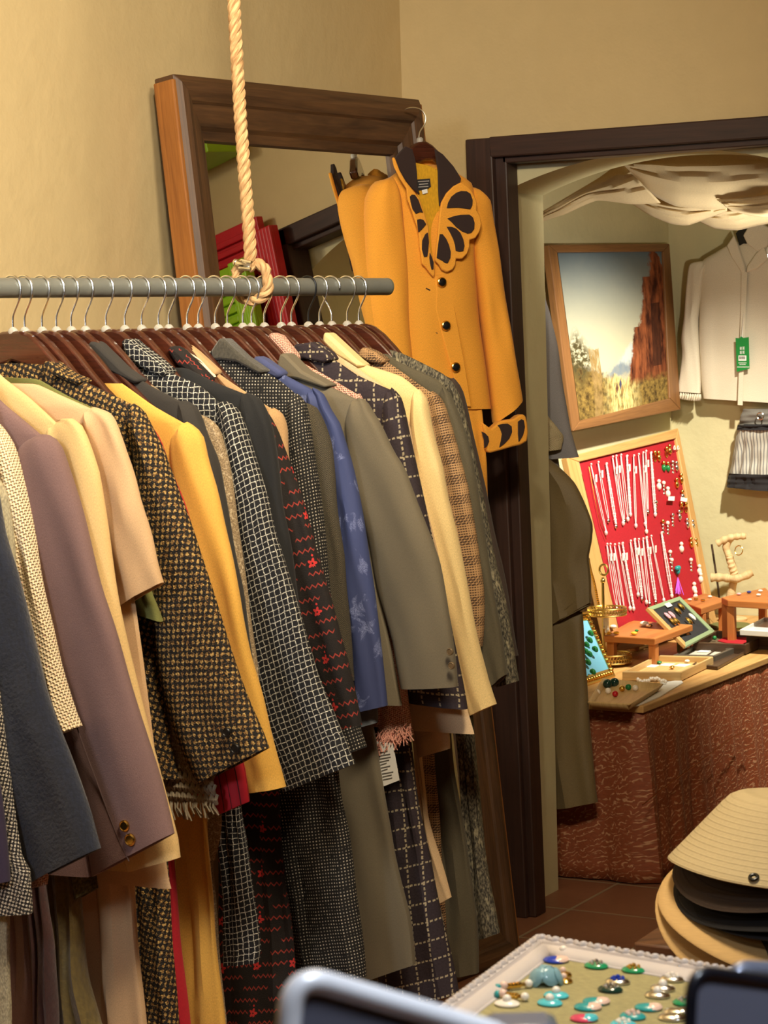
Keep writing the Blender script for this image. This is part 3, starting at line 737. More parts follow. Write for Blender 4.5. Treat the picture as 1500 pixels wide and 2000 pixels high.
G('camel_cloth_jacket', 'tan jacket seen as a thin strip beside the pin-dot jacket', JK, 308, M_['camel'], [(355,678),(370,675),(430,727),(490,767),(537,797)], [(537,797),(550,810),(558,835),(564,885),(570,930),(578,1010),(590,1100)], W=(20,50,60), hem=[(560,1200)], collar=[[(352,678),(370,672),(388,686),(432,726),(424,736),(400,722)]], t=.024, seed=19)
G('pindot_jacket', 'black jacket with tiny white pin dots and felt collar', JK, 345, M_['dot'], [(424,690),(450,680),(500,713),(547,740),(580,768)], [(580,768),(594,787),(601,833),(611,900),(622,985),(632,1060),(641,1140),(652,1210),(673,1300),(695,1400),(713,1460)], L=[(566,780),(562,860),(572,960),(585,1080),(605,1220),(635,1350),(668,1478)], hem=[(600,1250),(660,1480)], collar=[[(421,684),(437,660),(446,662),(482,696),(522,724),(514,730),(470,706),(440,702),(424,704)]], cmat=M_['fur'], t=.034, seed=20)
G('herringbone_jacket', 'dark herringbone tweed jacket beside the blue jacquard', JK, 378, M_['herr'], [(440,680),(500,713),(560,750),(597,787)], [(597,787),(614,797),(628,828),(641,870),(651,935),(658,1000),(667,1050),(675,1090),(681,1170),(685,1240),(690,1330)], W=(16,60,60), hem=[(660,1400)], t=.028, seed=21)
G('blue_jacquard_jacket', 'blue jacket with tonal floral jacquard sleeves', JK, 412, M_['blue'], [(498,712),(504,696),(547,723),(613,757)], [(613,757),(630,768),(646,800),(664,828),(684,900),(696,960),(708,1026),(720,1110),(732,1185),(744,1260),(756,1378)], L=[(602,768),(612,840),(632,930),(652,1020),(668,1130),(685,1250),(705,1389)], hem=[(660,1100),(715,1340)], collar=[[(497,714),(504,693),(520,700),(560,728),(548,742),(520,730)]], cmat=M_['bluep'], seed=22)
G('grey_jacket', 'large grey wool blazer with two cuff buttons', JK, 452, M_['grey'], [(556,700),(570,706),(590,730),(650,753),(700,777)], [(700,777),(712,781),(724,801),(744,833),(767,883),(787,915),(806,965),(834,1035),(855,1095),(868,1155),(880,1224),(888,1290),(892,1341)], L=[(688,786),(680,830),(686,910),(702,990),(720,1060),(738,1150),(768,1250),(787,1343)], hem=[(720,1050),(760,1250),(786,1378)], t=.04, buttons=[(879,1273,7),(882,1300,7)], bmat=plain('brown_horn_button', (110, 90, 64), .25), collar=[[(548,724),(557,690),(566,690),(600,724),(652,752),(642,758),(590,740),(562,738)]], seed=23)
G('pink_tweed_jacket', 'pink tweed jacket with fringed collar and cuff', JK, 484, M_['pink'], [(545,672),(583,700),(637,730),(702,768)], [(702,768),(728,830),(748,950),(768,1100),(784,1250),(796,1380),(806,1436)], L=[(688,778),(680,900),(690,1050),(712,1220),(742,1380),(732,1459)], hem=[(740,1300),(760,1420)], t=.028, collar=[[(527,652),(538,650),(552,655),(580,690),(586,704),(572,702),(545,690)]], seed=24)
G('plaid_jacket', 'aubergine windowpane plaid jacket', JK, 518, M_['plaid'], [(600,684),(650,697),(700,730),(764,757)], [(764,757),(778,774),(788,808),(801,867),(816,930),(828,975),(841,1030),(856,1100),(875,1190),(890,1280),(903,1350),(909,1386)], L=[(752,768),(752,850),(765,950),(780,1080),(790,1200),(792,1300),(794,1370)], hem=[(800,1200),(850,1350)], collar=[[(580,680),(584,672),(617,668),(646,688),(656,702),(640,708),(600,700),(588,708)]], t=.036, seed=25)
G('blush_blouse', 'blush cream blouse hem under the plaid and cream cuffs', 'blouse', 550, M_['blush'], [(645,680),(700,715),(770,765)], [(770,765),(800,830),(812,900),(832,1000),(852,1090),(868,1200),(890,1330),(905,1380)], W=(16,40,50), hem=[(850,1150),(905,1360),(926,1434)], t=.026, seed=26)
G('cream_jacket', 'cream yellow jacket with pointed collar', JK, 582, M_['cream'], [(660,672),(703,703),(783,730),(820,760)], [(820,760),(832,778),(839,817),(850,870),(861,910),(871,965),(889,1035),(904,1110),(919,1185),(934,1260),(951,1332),(966,1376)], L=[(806,770),(806,850),(822,960),(842,1060),(862,1150),(884,1260),(902,1340),(918,1398)], hem=[(860,1200),(915,1390)], collar=[[(637,668),(640,647),(650,652),(704,702),(720,714),(704,718),(664,696)]], t=.036, seed=27)
G('glen_check_jacket', 'brown glen check jacket next to the cream one', JK, 622, M_['glen'], [(712,685),(752,700),(815,744),(845,764)], [(845,764),(860,780),(870,803),(884,850),(899,905),(913,950),(925,1020),(934,1080),(943,1140),(945,1190),(942,1262)], W=(16,64,60), hem=[(900,1200)], collar=[[(703,695),(713,677),(735,686),(758,702),(752,712),(722,706)]], seed=28)
G('sage_grey_jacket', 'dark sage grey jacket, third from the rail end', JK, 652, M_['grey2'], [(755,687),(780,704),(850,735),(868,754)], [(868,754),(880,768),(894,800),(914,862),(928,935),(938,1000),(948,1070),(962,1150),(976,1230),(988,1318)], L=[(856,764),(860,850),(880,960),(900,1080),(920,1200),(955,1346)], hem=[(920,1150),(958,1344)], t=.03, seed=29)
G('speckled_tweed_jacket', 'black and white speckled tweed jacket near the rail end', JK, 680, M_['speck'], [(745,674),(787,687),(864,725),(884,744)], [(884,744),(900,778),(914,832),(930,900),(938,950),(950,1020),(965,1095),(984,1170),(998,1245),(1012,1330)], L=[(872,754),(880,850),(900,960),(922,1080),(945,1200),(972,1342)], hem=[(940,1150),(972,1340)], t=.03, seed=30)
G('dark_brown_jacket', 'dark brown jacket hanging last at the rail end', JK, 703, M_['brown'], [(722,650),(769,683),(836,714),(886,738)], [(886,738),(900,760),(914,812),(932,885),(948,960),(963,1035),(980,1110),(998,1200),(1013,1280)], W=(16,60,60), hem=[(960,1200),(985,1290)], t=.026, seed=31)
# skirts, trousers and hems hanging below the jackets
S_ = panel
SK = 'skirt'
S_('linen_trousers', 'beige linen trousers at the lower left edge', 'trousers', -255, M_['linen'], [(-80,1400),(-70,1700),(-60,2060)], [(0,1400),(16,1780),(22,2060)], folds=2, famp=.003)
S_('mauve_trousers', 'mauve brown trousers below the houndstooth cuff', 'trousers', -140, M_['mauve'], [(-20,1400),(5,1750),(12,2060)], [(45,1400),(63,1730),(80,1850),(104,2060)], folds=2, famp=.003)
S_('pink_hem_blouse', 'sliver of pink blouse hem under the navy cuff', 'blouse', -220, M_['pink'], [(40,1550),(62,1735)], [(80,1550),(93,1727)], t=.012)
S_('wine_velvet_skirt', 'dark wine red velvet skirt at lower left', SK, -150, M_['wine'], [(30,1400),(50,1700),(70,2060)], [(70,1400),(88,1750),(103,1850),(112,2060)], folds=3, famp=.004)
S_('olive_velvet_skirt', 'olive velvet skirt hanging at the lower left', SK, -110, M_['velvet'], [(60,1400),(85,1700),(100,2060)], [(120,1400),(150,1700),(156,1790),(168,1917),(208,2060)], folds=3, famp=.006, t=.03)
S_('olive_tweed_cuff_coat', 'mottled olive tweed cuff below the mauve hem', 'coat', -112, tweed('mottled_olive_tweed', (70, 62, 30), (104, 92, 50), (50, 44, 24), 200), [(90,1400),(120,1600),(150,1757)], [(140,1400),(166,1640),(189,1735)], t=.03)
S_('beige_skirt', 'sand beige straight skirt below the beige jacket hem', SK, -48, M_['tan2'], [(110,1300),(150,1700),(175,2060)], [(230,1300),(262,1760),(274,1890),(294,2060)], folds=2, famp=.007, t=.03)
S_('boucle_skirt', 'black and gold boucle tweed skirt', SK, 24, M_['gold'], [(210,1300),(240,1700),(270,2060)], [(300,1300),(326,1720),(333,1850),(348,2060)], folds=3, famp=.004, t=.03)
S_('red_skirt', 'bright red skirt strip beside the mustard trousers', SK, 66, cloth_mat('crimson_cloth', (186, 20, 40), .08), [(270,1300),(310,1700),(345,2060)], [(315,1300),(336,1690),(351,1850),(376,2060)], t=.022)
S_('mustard_trousers', 'mustard yellow trousers with a centre crease', 'trousers', 111, M_['mustard'], [(330,1350),(342,1600),(355,1850),(372,2060)], [(394,1350),(404,1620),(420,1830),(447,2060)], folds=2, famp=.004)
S_('taupe_skirt', 'thin strip of taupe skirt right of the mustard trousers', SK, 170, M_['taupe'], [(370,1400),(390,1700),(430,2060)], [(400,1400),(414,1690),(428,1880),(446,2060)], t=.016)
S_('check_tweed_skirt', 'navy tweed skirt with white window checks', SK, 208, M_['check'], [(405,1300),(432,1600),(440,1884)], [(450,1300),(466,1590),(479,1660),(494,1747),(509,1856),(507,1878)], folds=2, famp=.003, t=.03)
S_('zigzag_skirt', 'long black skirt with red zigzags and flowers', SK, 282, M_['zig'], [(420,1400),(430,1700),(438,2100)], [(530,1400),(544,1590),(557,1725),(574,1855),(596,2100)], folds=4, famp=.004, t=.03)
S_('pindot_skirt', 'long black skirt with white pin dots', SK, 350, M_['dot'], [(500,1350),(525,1600),(560,1800),(584,1922)], [(640,1350),(661,1530),(678,1617),(696,1768),(713,1908)], folds=3, famp=.004, t=.034)
S_('slate_blue_blouse', 'slate blue blouse hem under the blue jacquard cuff', 'blouse', 420, M_['lightblue'], [(660,1150),(685,1300),(701,1421)], [(700,1150),(725,1300),(738,1411)], t=.02)
S_('grey_skirt', 'grey wool skirt with slanted hem below the blazer', SK, 458, M_['grey'], [(600,1300),(625,1600),(650,1800),(678,1926)], [(700,1300),(728,1430),(748,1530),(769,1660),(800,1790),(813,1882)], folds=2, famp=.004, t=.034)
S_('plaid_skirt', 'aubergine windowpane plaid skirt', SK, 523, M_['plaid'], [(690,1300),(735,1600),(740,1800),(735,1975)], [(780,1300),(800,1456),(817,1573),(834,1660),(860,1790),(895,1940)], folds=3, famp=.004, t=.034)
S_('cream_shirt', 'cream shirt tail below the blush hem', 'shirt', 560, M_['blush'], [(780,1250),(800,1380),(817,1480)], [(850,1250),(868,1380),(879,1462)], t=.02)
S_('cream_trousers', 'narrow cream trouser leg ending beside the plaid skirt', 'trousers', 586, M_['blush'], [(790,1250),(806,1440),(826,1640),(856,1767)], [(805,1250),(822,1487),(835,1595),(860,1682),(882,1752)], t=.014)
S_('glen_check_skirt', 'brown glen check skirt behind the cream trousers', SK, 627, M_['glen'], [(800,1250),(815,1478),(835,1700),(850,1840)], [(835,1250),(848,1478),(858,1617),(872,1850)], t=.018)
S_('sage_grey_skirt', 'dark sage grey skirt beside the speckled one', SK, 656, M_['grey2'], [(800,1250),(820,1480),(850,1700),(880,1908)], [(860,1250),(882,1465),(891,1530),(912,1660),(930,1790),(936,1899)], folds=2, famp=.003, t=.026)
S_('speckled_tweed_skirt', 'black and white speckled tweed skirt, last on the rail', SK, 684, M_['speck'], [(875,1250),(897,1480),(915,1700),(932,1836)], [(905,1250),(925,1443),(938,1595),(956,1725),(977,1821)], folds=2, famp=.003, t=.024)
mj = [o for o in bpy.data.objects if o.name == 'mauve_jacket'][0]; ym = stem_y(-132)
b = MB(); b.tube(crv([at(x, y, PY(ym-.0212)) for x, y in ((118,1290),(147,1410),(190,1530),(232,1640),(252,1682))], 24), .0011, 5); b.build('sleeve_seam', cloth_mat('dark_mauve_thread', (74, 52, 50)), mj)['label'] = 'dark seam line down the sleeve'
# fringed crochet hem
yl = stem_y(40)
LACE = cloth_mat('grey_crochet_yarn', (150, 136, 112), .2, 300, .6)
t = thing('crochet_shawl', 'grey crocheted shawl hem with fringe under the gold tweed', 'shawl', at(370, 1600, PY(yl)))
b = MB()
for k in range(3):
    for i in range(9):
        for (c0, c1) in (((i, k), (i+.5, k+1)), ((i+1, k), (i+.5, k+1))):
            p0 = at(318+c0[0]*11+c0[1]*4, 1505+c0[1]*19+c0[0]*1.0, PY(yl-.012)); p1 = at(318+c1[0]*11+c1[1]*4, 1505+c1[1]*19+c1[0]*1.0, PY(yl-.012))
            b.tube([p0, (p0+p1)/2+Vector((0, -.004, 0)), p1], .0030, 6)
b.build('crochet_net', LACE, t)
b = MB(); flat(b, PY(yl), [(300,1300),(318,1450),(326,1545)], [(395,1300),(410,1450),(416,1550)], .016); b.build('lining', M_['taupe'], t)
b = MB()
for i in range(26):
    x = 326+i*3.8; p0 = at(x, 1560+random.uniform(-2, 2), PY(yl-.012)); p1 = at(x+random.uniform(2, 10), 1604+random.uniform(-12, 6)-i*.35, PY(yl-.014+random.uniform(-.006, .006)))
    b.tube([p0, (p0+p1)/2+Vector((random.uniform(-.004, .004), -.004, 0)), p1], .0016, 5)
b.build('fringe', LACE, t)
# fringe on the pink cuff and pink collar, care label, white under-collar
yp = stem_y(484)
b = MB()
for i in range(90):
    f = random.random(); x = 732+f*72; y0 = 1446-f*20+random.uniform(-16, 8)
    p0 = at(x, y0, PY(yp-.016)); b.tube([p0, p0+Vector((random.uniform(-.006, .006), -.004, -.006)), p0+Vector((random.uniform(-.010, .010), -.005+random.uniform(-.004, .004), -.016+random.uniform(-.006, .004)))], .0011, 4)
pt = [o for o in bpy.data.objects if o.name == 'pink_tweed_jacket'][0]
fo = b.build('cuff_fringe', cloth_mat('pink_fringe', (226, 160, 140), .2, 300), pt); fo['label'] = 'shaggy pink fringe along the cuff'
def flat_quad(pts, plane, t=.0012):
    b = MB(); b.prism([at(p[0], p[1], plane) for p in pts], plane[0], t); return b
t = thing('care_label', 'white printed care label hanging below the pink cuff', 'label', at(757, 1530, PY(yp-.02)))
flat_quad([(733,1448),(735,1462),(741,1500),(746,1537),(780,1524),(774,1490),(767,1452)], PY(yp-.021)).build('paper', WHITECARD, t)
INK = plain('grey_ink', (96, 92, 86), .8)
b = MB()
for k in range(10):
    f = k/10; x0 = 739+f*10; x1 = x0+random.choice((12, 18, 22)); yy = 1470+f*58
    b.prism([at(x0, yy, PY(yp-.0218)), at(x1, yy-4, PY(yp-.0218)), at(x1, yy-1.6, PY(yp-.0218)), at(x0, yy+2.4, PY(yp-.0218))], (0, 1, 0), .0004)
b.build('printing', INK, t)['label'] = 'rows of small grey print'
S_('white_shirt', 'white shirt collar edge between zigzag knit and tan jacket', 'shirt', 296, M_['white'], [(352,684),(380,706),(412,736)], [(356,680),(388,700),(422,736)], t=.012)

# ------------------------------------------------------------------ orange jacket on the mirror corner
PHI = R(22); HJ = RGT0*math.cos(PHI)+FWD0*math.sin(PHI); NJ = FWD0*math.cos(PHI)-RGT0*math.sin(PHI)
cj = dep(832, 330, 5.395)
def PJ(off=0.0): return (NJ, NJ.dot(cj)-off)
ORANGE = cloth_mat('marigold_orange_wool', (246, 168, 52), .06, 900, .2)
DKB = cloth_mat('dark_brown_velvet_trim', (48, 30, 26), .1, 900, .15)
LIN = cloth_mat('yellow_satin_lining', (222, 166, 30), .08, 300, .15, .45)
def oc(l): return [(x/2.857+640, y/2.857+200) for x, y in l]
ORJ = thing('orange_jacket', 'marigold orange jacket with brown petal lapels hanging on the mirror corner', 'jacket', at(850, 800, PJ()))
b = MB(); flat(b, PJ(), [(800,322),(775,338),(756,356),(752,430),(756,520),(770,640),(780,740),(790,800)], [(858,322),(885,338),(915,358),(925,400),(922,500),(930,600),(942,700),(955,798)], (.095, .10), e=2.8, cap=.05, seed=41, m_=40); b.build('body', ORANGE, ORJ)
b = MB(); flat(b, PJ(.006), [(752,350),(731,356),(716,386),(712,427),(713,515),(720,620),(732,720),(745,800),(750,850)], [(765,345),(776,380),(782,430),(790,500),(798,600),(806,700),(812,790),(815,845)], (.105, .09), e=2.2, cap=.12, seed=42); b.build('sleeve', ORANGE, ORJ)
b = MB(); flat(b, PJ(.006), [(912,364),(908,400),(916,460),(926,520),(936,600),(948,690),(956,760),(964,826)], [(930,368),(944,380),(956,394),(962,428),(973,497),(987,602),(1001,690),(1017,780)], (.07, .06), cap=.08, seed=43); b.build('sleeve', ORANGE, ORJ)
OF = .052
def patch(poly, off, th, name, mat, bev=.002, par=None, conv=True):
    pts = oc(poly) if conv else poly
    b = MB(); b.prism([at(x, y, PJ(off)) for x, y in pts], NJ, th); return b.build(name, mat, par or ORJ, bevel=bev, smooth=True)
patch([(470,330),(500,340),(560,350),(640,390),(650,520),(630,640),(612,760),(596,900),(586,930),(560,830),(540,680),(505,540),(480,430)], OF-.004, .006, 'lining', LIN)
tg = patch([(498,430),(570,425),(575,470),(540,492),(500,488)], OF+.002, .002, 'neck_label', plain('black_woven_label', (30, 26, 30), .7), 0)
patch([(525,490),(555,482),(558,505),(530,512)], OF+.004, .001, 'size_tab', WHITECARD, 0)
b = MB()
for k, (x0, x1, yy) in enumerate(((504,566,440),(510,560,455),(506,562,470))):
    pts = oc([(x0,yy),(x1,yy-4),(x1,yy+1),(x0,yy+5)]); b.prism([at(x, y, PJ(OF+.0035)) for x, y in pts], NJ, .0006)
b.build('label_print', plain('silver_thread', (170, 165, 160), .6), tg)
b = MB(); flat(b, PJ(-.03), [(806,312),(800,330),(790,352)], [(862,312),(874,330),(890,352)], .036, cap=.2, n=10); b.build('back_collar', ORANGE, ORJ)
patch([(372,320),(385,296),(432,245),(470,262),(488,330),(496,400),(498,470),(512,515),(470,480),(436,440),(400,380)], OF+.006, .010, 'collar', DKB)
patch([(598,262),(640,290),(700,358),(742,425),(735,455),(690,478),(650,520),(624,580),(618,480),(616,380)], OF+.006, .010, 'collar', DKB)
lp = patch([(742,446),(775,465),(800,492),(818,522),(830,560),(828,600),(848,632),(857,680),(846,722),(822,758),(790,768),(790,806),(776,846),(748,874),(714,872),(712,905),(696,934),(664,948),(634,932),(620,906),(598,884),(602,830),(612,740),(620,640),(632,560),(660,508),(700,468)], OF+.013, .008, 'lapel', ORANGE, .003)
for p in ([(665,590),(672,560),(690,526),(718,504),(745,494),(775,496),(796,510),(808,545),(806,575),(795,596),(765,592),(730,587),(695,588)],
          [(668,648),(700,636),(740,627),(790,626),(810,642),(819,672),(817,706),(800,728),(780,732),(750,720),(720,698),(692,668)],
          [(664,694),(690,694),(716,704),(740,728),(756,764),(763,800),(756,829),(735,833),(715,828),(712,800),(702,765),(684,728)],
          [(609,868),(616,800),(626,735),(640,735),(660,760),(676,795),(686,835),(684,868),(668,898),(655,896),(640,884)]):
    patch(p, OF+.019, .004, 'petal', DKB, .0008, lp)
ll = patch([(358,310),(372,306),(400,380),(434,440),(470,484),(508,530),(528,590),(545,640),(562,700),(566,790),(580,850),(597,905),(596,960),(590,976),(566,948),(545,918),(524,900),(521,850),(512,800),(510,750),(500,700),(482,650),(466,600),(444,540),(438,480),(400,420),(370,360)], OF+.011, .008, 'lapel', ORANGE, .003)
for p in ([(459,526),(470,514),(486,516),(506,545),(520,585),(531,615),(512,612),(492,622),(474,596),(464,560)],
          [(499,655),(515,650),(534,656),(549,680),(525,708),(506,726),(502,690)],
          [(545,735),(558,726),(564,780),(560,830),(555,860),(538,862),(526,820),(528,770)],
          [(570,838),(580,862),(590,892),(590,930),(580,934),(572,900),(568,868)]):
    patch(p, OF+.017, .004, 'petal', DKB, .0008, ll)
patch([(597,955),(606,1060),(600,1150),(622,1240),(650,1340),(688,1480),(705,1545),(735,1690),(800,1700),(770,1500),(725,1250),(690,1050),(680,950)], OF-.001, .006, 'front_placket', ORANGE, .002)
for x, y in ((863,551),(871,636),(890,717)):
    p = at(x, y, PJ(OF+.008)); q = (-NJ).to_track_quat('Z', 'Y').to_matrix().to_4x4()
    b = MB(); b.lathe([(.002, -.003), (.011, -.003), (.012, 0), (.011, .003), (.009, .004), (.0085, .003)], p, 20, q); bo = b.build('button', GOLD, ORJ)
    b = MB(); b.lathe([(.0085, .003), (.007, .005), (.002, .0058)], p, 20, q); b.build('button_centre', BLACKMET, bo)
for x, y in ((832,563),(846,647)):
    b = MB(); b.tube([at(x, y, PJ(OF)), at(x+8, y+4, PJ(OF))], .0015, 6); b.build('buttonhole', DKB, ORJ)
cf = patch([(852,1786),(872,1800),(900,1822),(925,1800),(945,1780),(985,1772),(1025,1768),(1050,1748),(1078,1738),(1092,1752),(1102,1790),(1106,1840),(1100,1890),(1060,1912),(1020,1920),(960,1938),(890,1956),(878,1940),(872,1880),(862,1830)], .03, .03, 'cuff', ORANGE, .006)
for p in ([(858,1836),(878,1846),(896,1866),(900,1892),(886,1922),(874,1930),(872,1880)],
          [(948,1802),(975,1793),(1005,1792),(1026,1808),(1028,1840),(1012,1876),(985,1905),(957,1926),(966,1890),(972,1850),(962,1820)],
          [(1062,1782),(1080,1768),(1094,1774),(1100,1810),(1090,1855),(1066,1896),(1062,1850)]):
    patch(p, .046, .004, 'petal', DKB, .0008, cf)
b = MB(); flat(b, PJ(.025), [(868,700),(880,800),(892,900),(902,1000)], [(930,700),(940,800),(949,900),(953,1000)], .03, folds=2, famp=.003); 
tag(b.build('orange_skirt', ORANGE), 'orange skirt strip showing below the orange jacket hem', 'skirt')
# its hanger
hg = thing('wooden_hanger', 'dark wooden hanger holding the orange jacket on the mirror', 'hanger', at(828, 300, PJ()))
b = MB(); b.prism([at(x, y, PJ(.012)) for x, y in oc([(372,330),(420,290),(470,240),(505,220),(540,216),(580,240),(640,300),(700,370),(690,400),(620,350),(580,320),(540,322),(500,345),(470,360),(400,370)])], NJ, .02); b.build('wood_arms', HANGWOOD, hg, bevel=.005)
b = MB(); b.tube(crv([at(x, y, PJ(o_)) for x, y, o_ in [(792,214,-.03),(800,211,-.02),(812,211,-.01),(824,216,0),(831,228,.005),(829,243,.006),(821,256,.008),(818,266,.01),(818,278,.012)]], 40), .0019, 8); b.build('hook', CHROME, hg)
b = MB(); b.lathe([(.008, -.006), (.008, .004), (.004, .007)], at(820, 274, PJ(.012)), 14); b.build('size_ring', CLEAR, hg)

# ------------------------------------------------------------------ alcove: drapery, painting, clothes
DRAPE = cloth_mat('sheer_cream_muslin', (226, 208, 170), .1, 600, .3)
_t = DRAPE.node_tree; _p = _t.nodes['Principled BSDF']; _tr = _t.nodes.new('ShaderNodeBsdfTranslucent'); _tr.inputs[0].default_value = srgb(226, 206, 166)
_mx = _t.nodes.new('ShaderNodeMixShader'); _mx.inputs[0].default_value = .5; _t.links.new(_p.outputs[0], _mx.inputs[1]); _t.links.new(_tr.outputs[0], _mx.inputs[2])
_t.links.new(_mx.outputs[0], _t.nodes['Material Output'].inputs[0])
def swag(name, T, top, bot, y0, y1, belly=.05, n=40, k=12):
    b = MB(); ts = [i/n for i in range(n+1)]; A = spl(top, ts); Bt = spl(bot, ts); rings = []
    for i in range(n+1):
        row = []
        for j in range(k+1):
            f = j/k; yy = y0+(y1-y0)*f - belly*math.sin(math.pi*f) + .010*math.sin(f*26+3*math.sin(i*.09))*math.sin(math.pi*f)
            row.append(at(A[i].x+(Bt[i].x-A[i].x)*f, A[i].y+(Bt[i].y-A[i].y)*f, PY(yy)))
        rings.append(row)
    b.loft(rings, closed=False); return b.build(name, DRAPE, T, solid=.003)
dp = thing('ceiling_drapery', 'cream muslin drapery swagged inside the archway', 'drapery', at(1300, 430, PY(.5)))
swag('swag', dp, [(1053,418),(1110,384),(1170,348),(1212,316)], [(1053,433),(1100,419),(1165,391),(1235,398),(1290,396)], .34, .42)
swag('swag', dp, [(1205,318),(1270,295),(1350,284),(1430,282),(1560,290)], [(1218,322),(1262,372),(1320,402),(1390,408),(1440,402),(1560,372)], .32, .46, .06)
swag('swag', dp, [(1225,370),(1290,385),(1360,392),(1420,400)], [(1235,398),(1270,420),(1310,436),(1345,439),(1420,412)], .50, .58)
swag('swag', dp, [(1350,400),(1420,396),(1480,380),(1560,370)], [(1362,430),(1395,445),(1440,449),(1480,440),(1560,425)], .58, .70)
swag('swag', dp, [(1400,390),(1470,385),(1560,370)], [(1430,412),(1490,424),(1560,420)], .40, .5)
# painting
XP = XW+.05
def PP(off=0.0):
    n = Vector((math.cos(R(5)), 0, math.sin(R(5)))); p0 = at(1200, 640, PX(XP)); return (n, n.dot(p0)+off)
PWOOD = wood('oak_picture_frame', (104, 66, 34), (150, 104, 58), .5)
PW2 = wood('light_oak', (176, 128, 70), (214, 170, 106), .5)
def quad_frame(T, outer, inner, pln, dpt, mats, names=('top_rail', 'stile', 'bottom_rail', 'stile')):
    nv = Vector(pln(0)[0])
    for i in range(4):
        j = (i+1) % 4; mt = mats[i] if isinstance(mats, (list, tuple)) else mats
        q = [outer[i], outer[j], inner[j], inner[i]]
        f = [at(p[0], p[1], pln(0)) for p in q]
        b = MB(); b.hexa([p-nv*dpt for p in f]+f); b.build(names[i], mt, T, smooth=False, bevel=.003)
pout = [(1072,478),(1308,476),(1330,800),(1119,842)]; pinn = [(1089,493),(1296,491),(1309,778),(1133,822)]
pic = thing('framed_painting', 'framed landscape painting with a red rock tower on the alcove wall', 'painting', at(1200, 820, PP()))
quad_frame(pic, pout, pinn, PP, .025, PWOOD)
def painting_mat():
    t = NT('painted_landscape'); u, v = t.uv()
    nz = t.noise(t._uv, 7, 6, .7); n2 = t.noise(t._uv, 26, 5, .65); n3 = t.noise(t.scale(t._uv, (3, 1, 1)), 16, 5, .6)
    j1 = t.M('MULTIPLY', t.M('SUBTRACT', nz, .5), .16); j2 = t.M('MULTIPLY', t.M('SUBTRACT', n2, .5), .05)
    un = t.M('ADD', t.M('ADD', u, j1), j2); vn = t.M('ADD', t.M('ADD', v, j1), j2)
    soft = lambda a, b, w_: t.ramp(t.M('SUBTRACT', a, b), -w_, w_)
    sky = t.mix(t.ramp(t.M('ADD', v, t.M('MULTIPLY', j1, .6)), .26, 1.0), srgb(200, 192, 158), srgb(96, 110, 120))
    peak = t.M('SUBTRACT', .42, t.M('MULTIPLY', t.M('ABSOLUTE', t.M('SUBTRACT', u, .57)), .75))
    col = t.mix(soft(peak, vn, .02), sky, t.mix(n3, srgb(150, 166, 178), srgb(206, 206, 190)))
    low = t.M('ADD', .285, t.M('MULTIPLY', t.M('SINE', t.M('MULTIPLY', u, 17.0)), .025))
    col = t.mix(soft(low, vn, .02), col, t.mix(n3, srgb(96, 118, 142), srgb(150, 150, 140)))
    col = t.mix(soft(.225, vn, .015), col, srgb(176, 168, 140))
    gr = t.M('ADD', .19, t.M('MULTIPLY', t.M('ABSOLUTE', t.M('SUBTRACT', u, .50)), .30))
    ground = t.mix(t.ramp(n2, .36, .64), srgb(64, 48, 24), srgb(150, 122, 62))
    lit = t.M('SUBTRACT', .16, t.M('ABSOLUTE', t.M('SUBTRACT', un, .46)))
    ground = t.mix(t.M('MULTIPLY', t.ramp(lit, -.06, .08), t.ramp(n3, .35, .6)), ground, srgb(222, 204, 138))
    col = t.mix(soft(gr, vn, .015), col, ground)
    e1 = t.M('SUBTRACT', .86, t.M('MULTIPLY', t.M('SUBTRACT', 1.0, v), .24))
    stepd = t.M('SUBTRACT', e1, t.M('MULTIPLY', t.M('LESS_THAN', v, .84), .06))
    stepd = t.M('SUBTRACT', stepd, t.M('MULTIPLY', t.M('LESS_THAN', v, .52), .07))
    tow = t.M('MULTIPLY', soft(un, stepd, .012), t.M('LESS_THAN', vn, t.M('SUBTRACT', 1.06, t.M('MULTIPLY', t.M('ABSOLUTE', t.M('SUBTRACT', u, .87)), 1.5))))
    tow = t.M('MULTIPLY', tow, soft(v, t.M('ADD', .17, j1), .03))
    rock = t.mix(t.ramp(t.noise(t.scale(t._uv, (9, 2.2, 1)), 2.2, 6, .65), .38, .64), srgb(58, 24, 14), srgb(154, 86, 50))
    col = t.mix(tow, col, rock)
    arch = t.M('MULTIPLY', t.M('LESS_THAN', t.M('ABSOLUTE', t.M('SUBTRACT', u, .87)), .05), t.M('MULTIPLY', t.M('LESS_THAN', v, .66), t.M('GREATER_THAN', v, .24)))
    col = t.mix(t.M('MULTIPLY', arch, .75), col, srgb(44, 22, 16))
    tree = t.M('SUBTRACT', .20, t.M('ADD', t.M('ABSOLUTE', t.M('SUBTRACT', u, .06)), t.M('MULTIPLY', t.M('ABSOLUTE', t.M('SUBTRACT', v, .36)), .9)))
    col = t.mix(t.M('MULTIPLY', t.ramp(tree, 0, .1), t.ramp(n2, .40, .52)), col, t.mix(n3, srgb(40, 40, 28), srgb(92, 80, 46)))
    ruin = t.M('MULTIPLY', t.M('LESS_THAN', t.M('ABSOLUTE', t.M('SUBTRACT', u, .20)), .045), t.M('LESS_THAN', vn, .42))
    col = t.mix(t.M('MULTIPLY', ruin, t.ramp(n3, .3, .55)), col, t.mix(n2, srgb(96, 74, 42), srgb(176, 146, 92)))
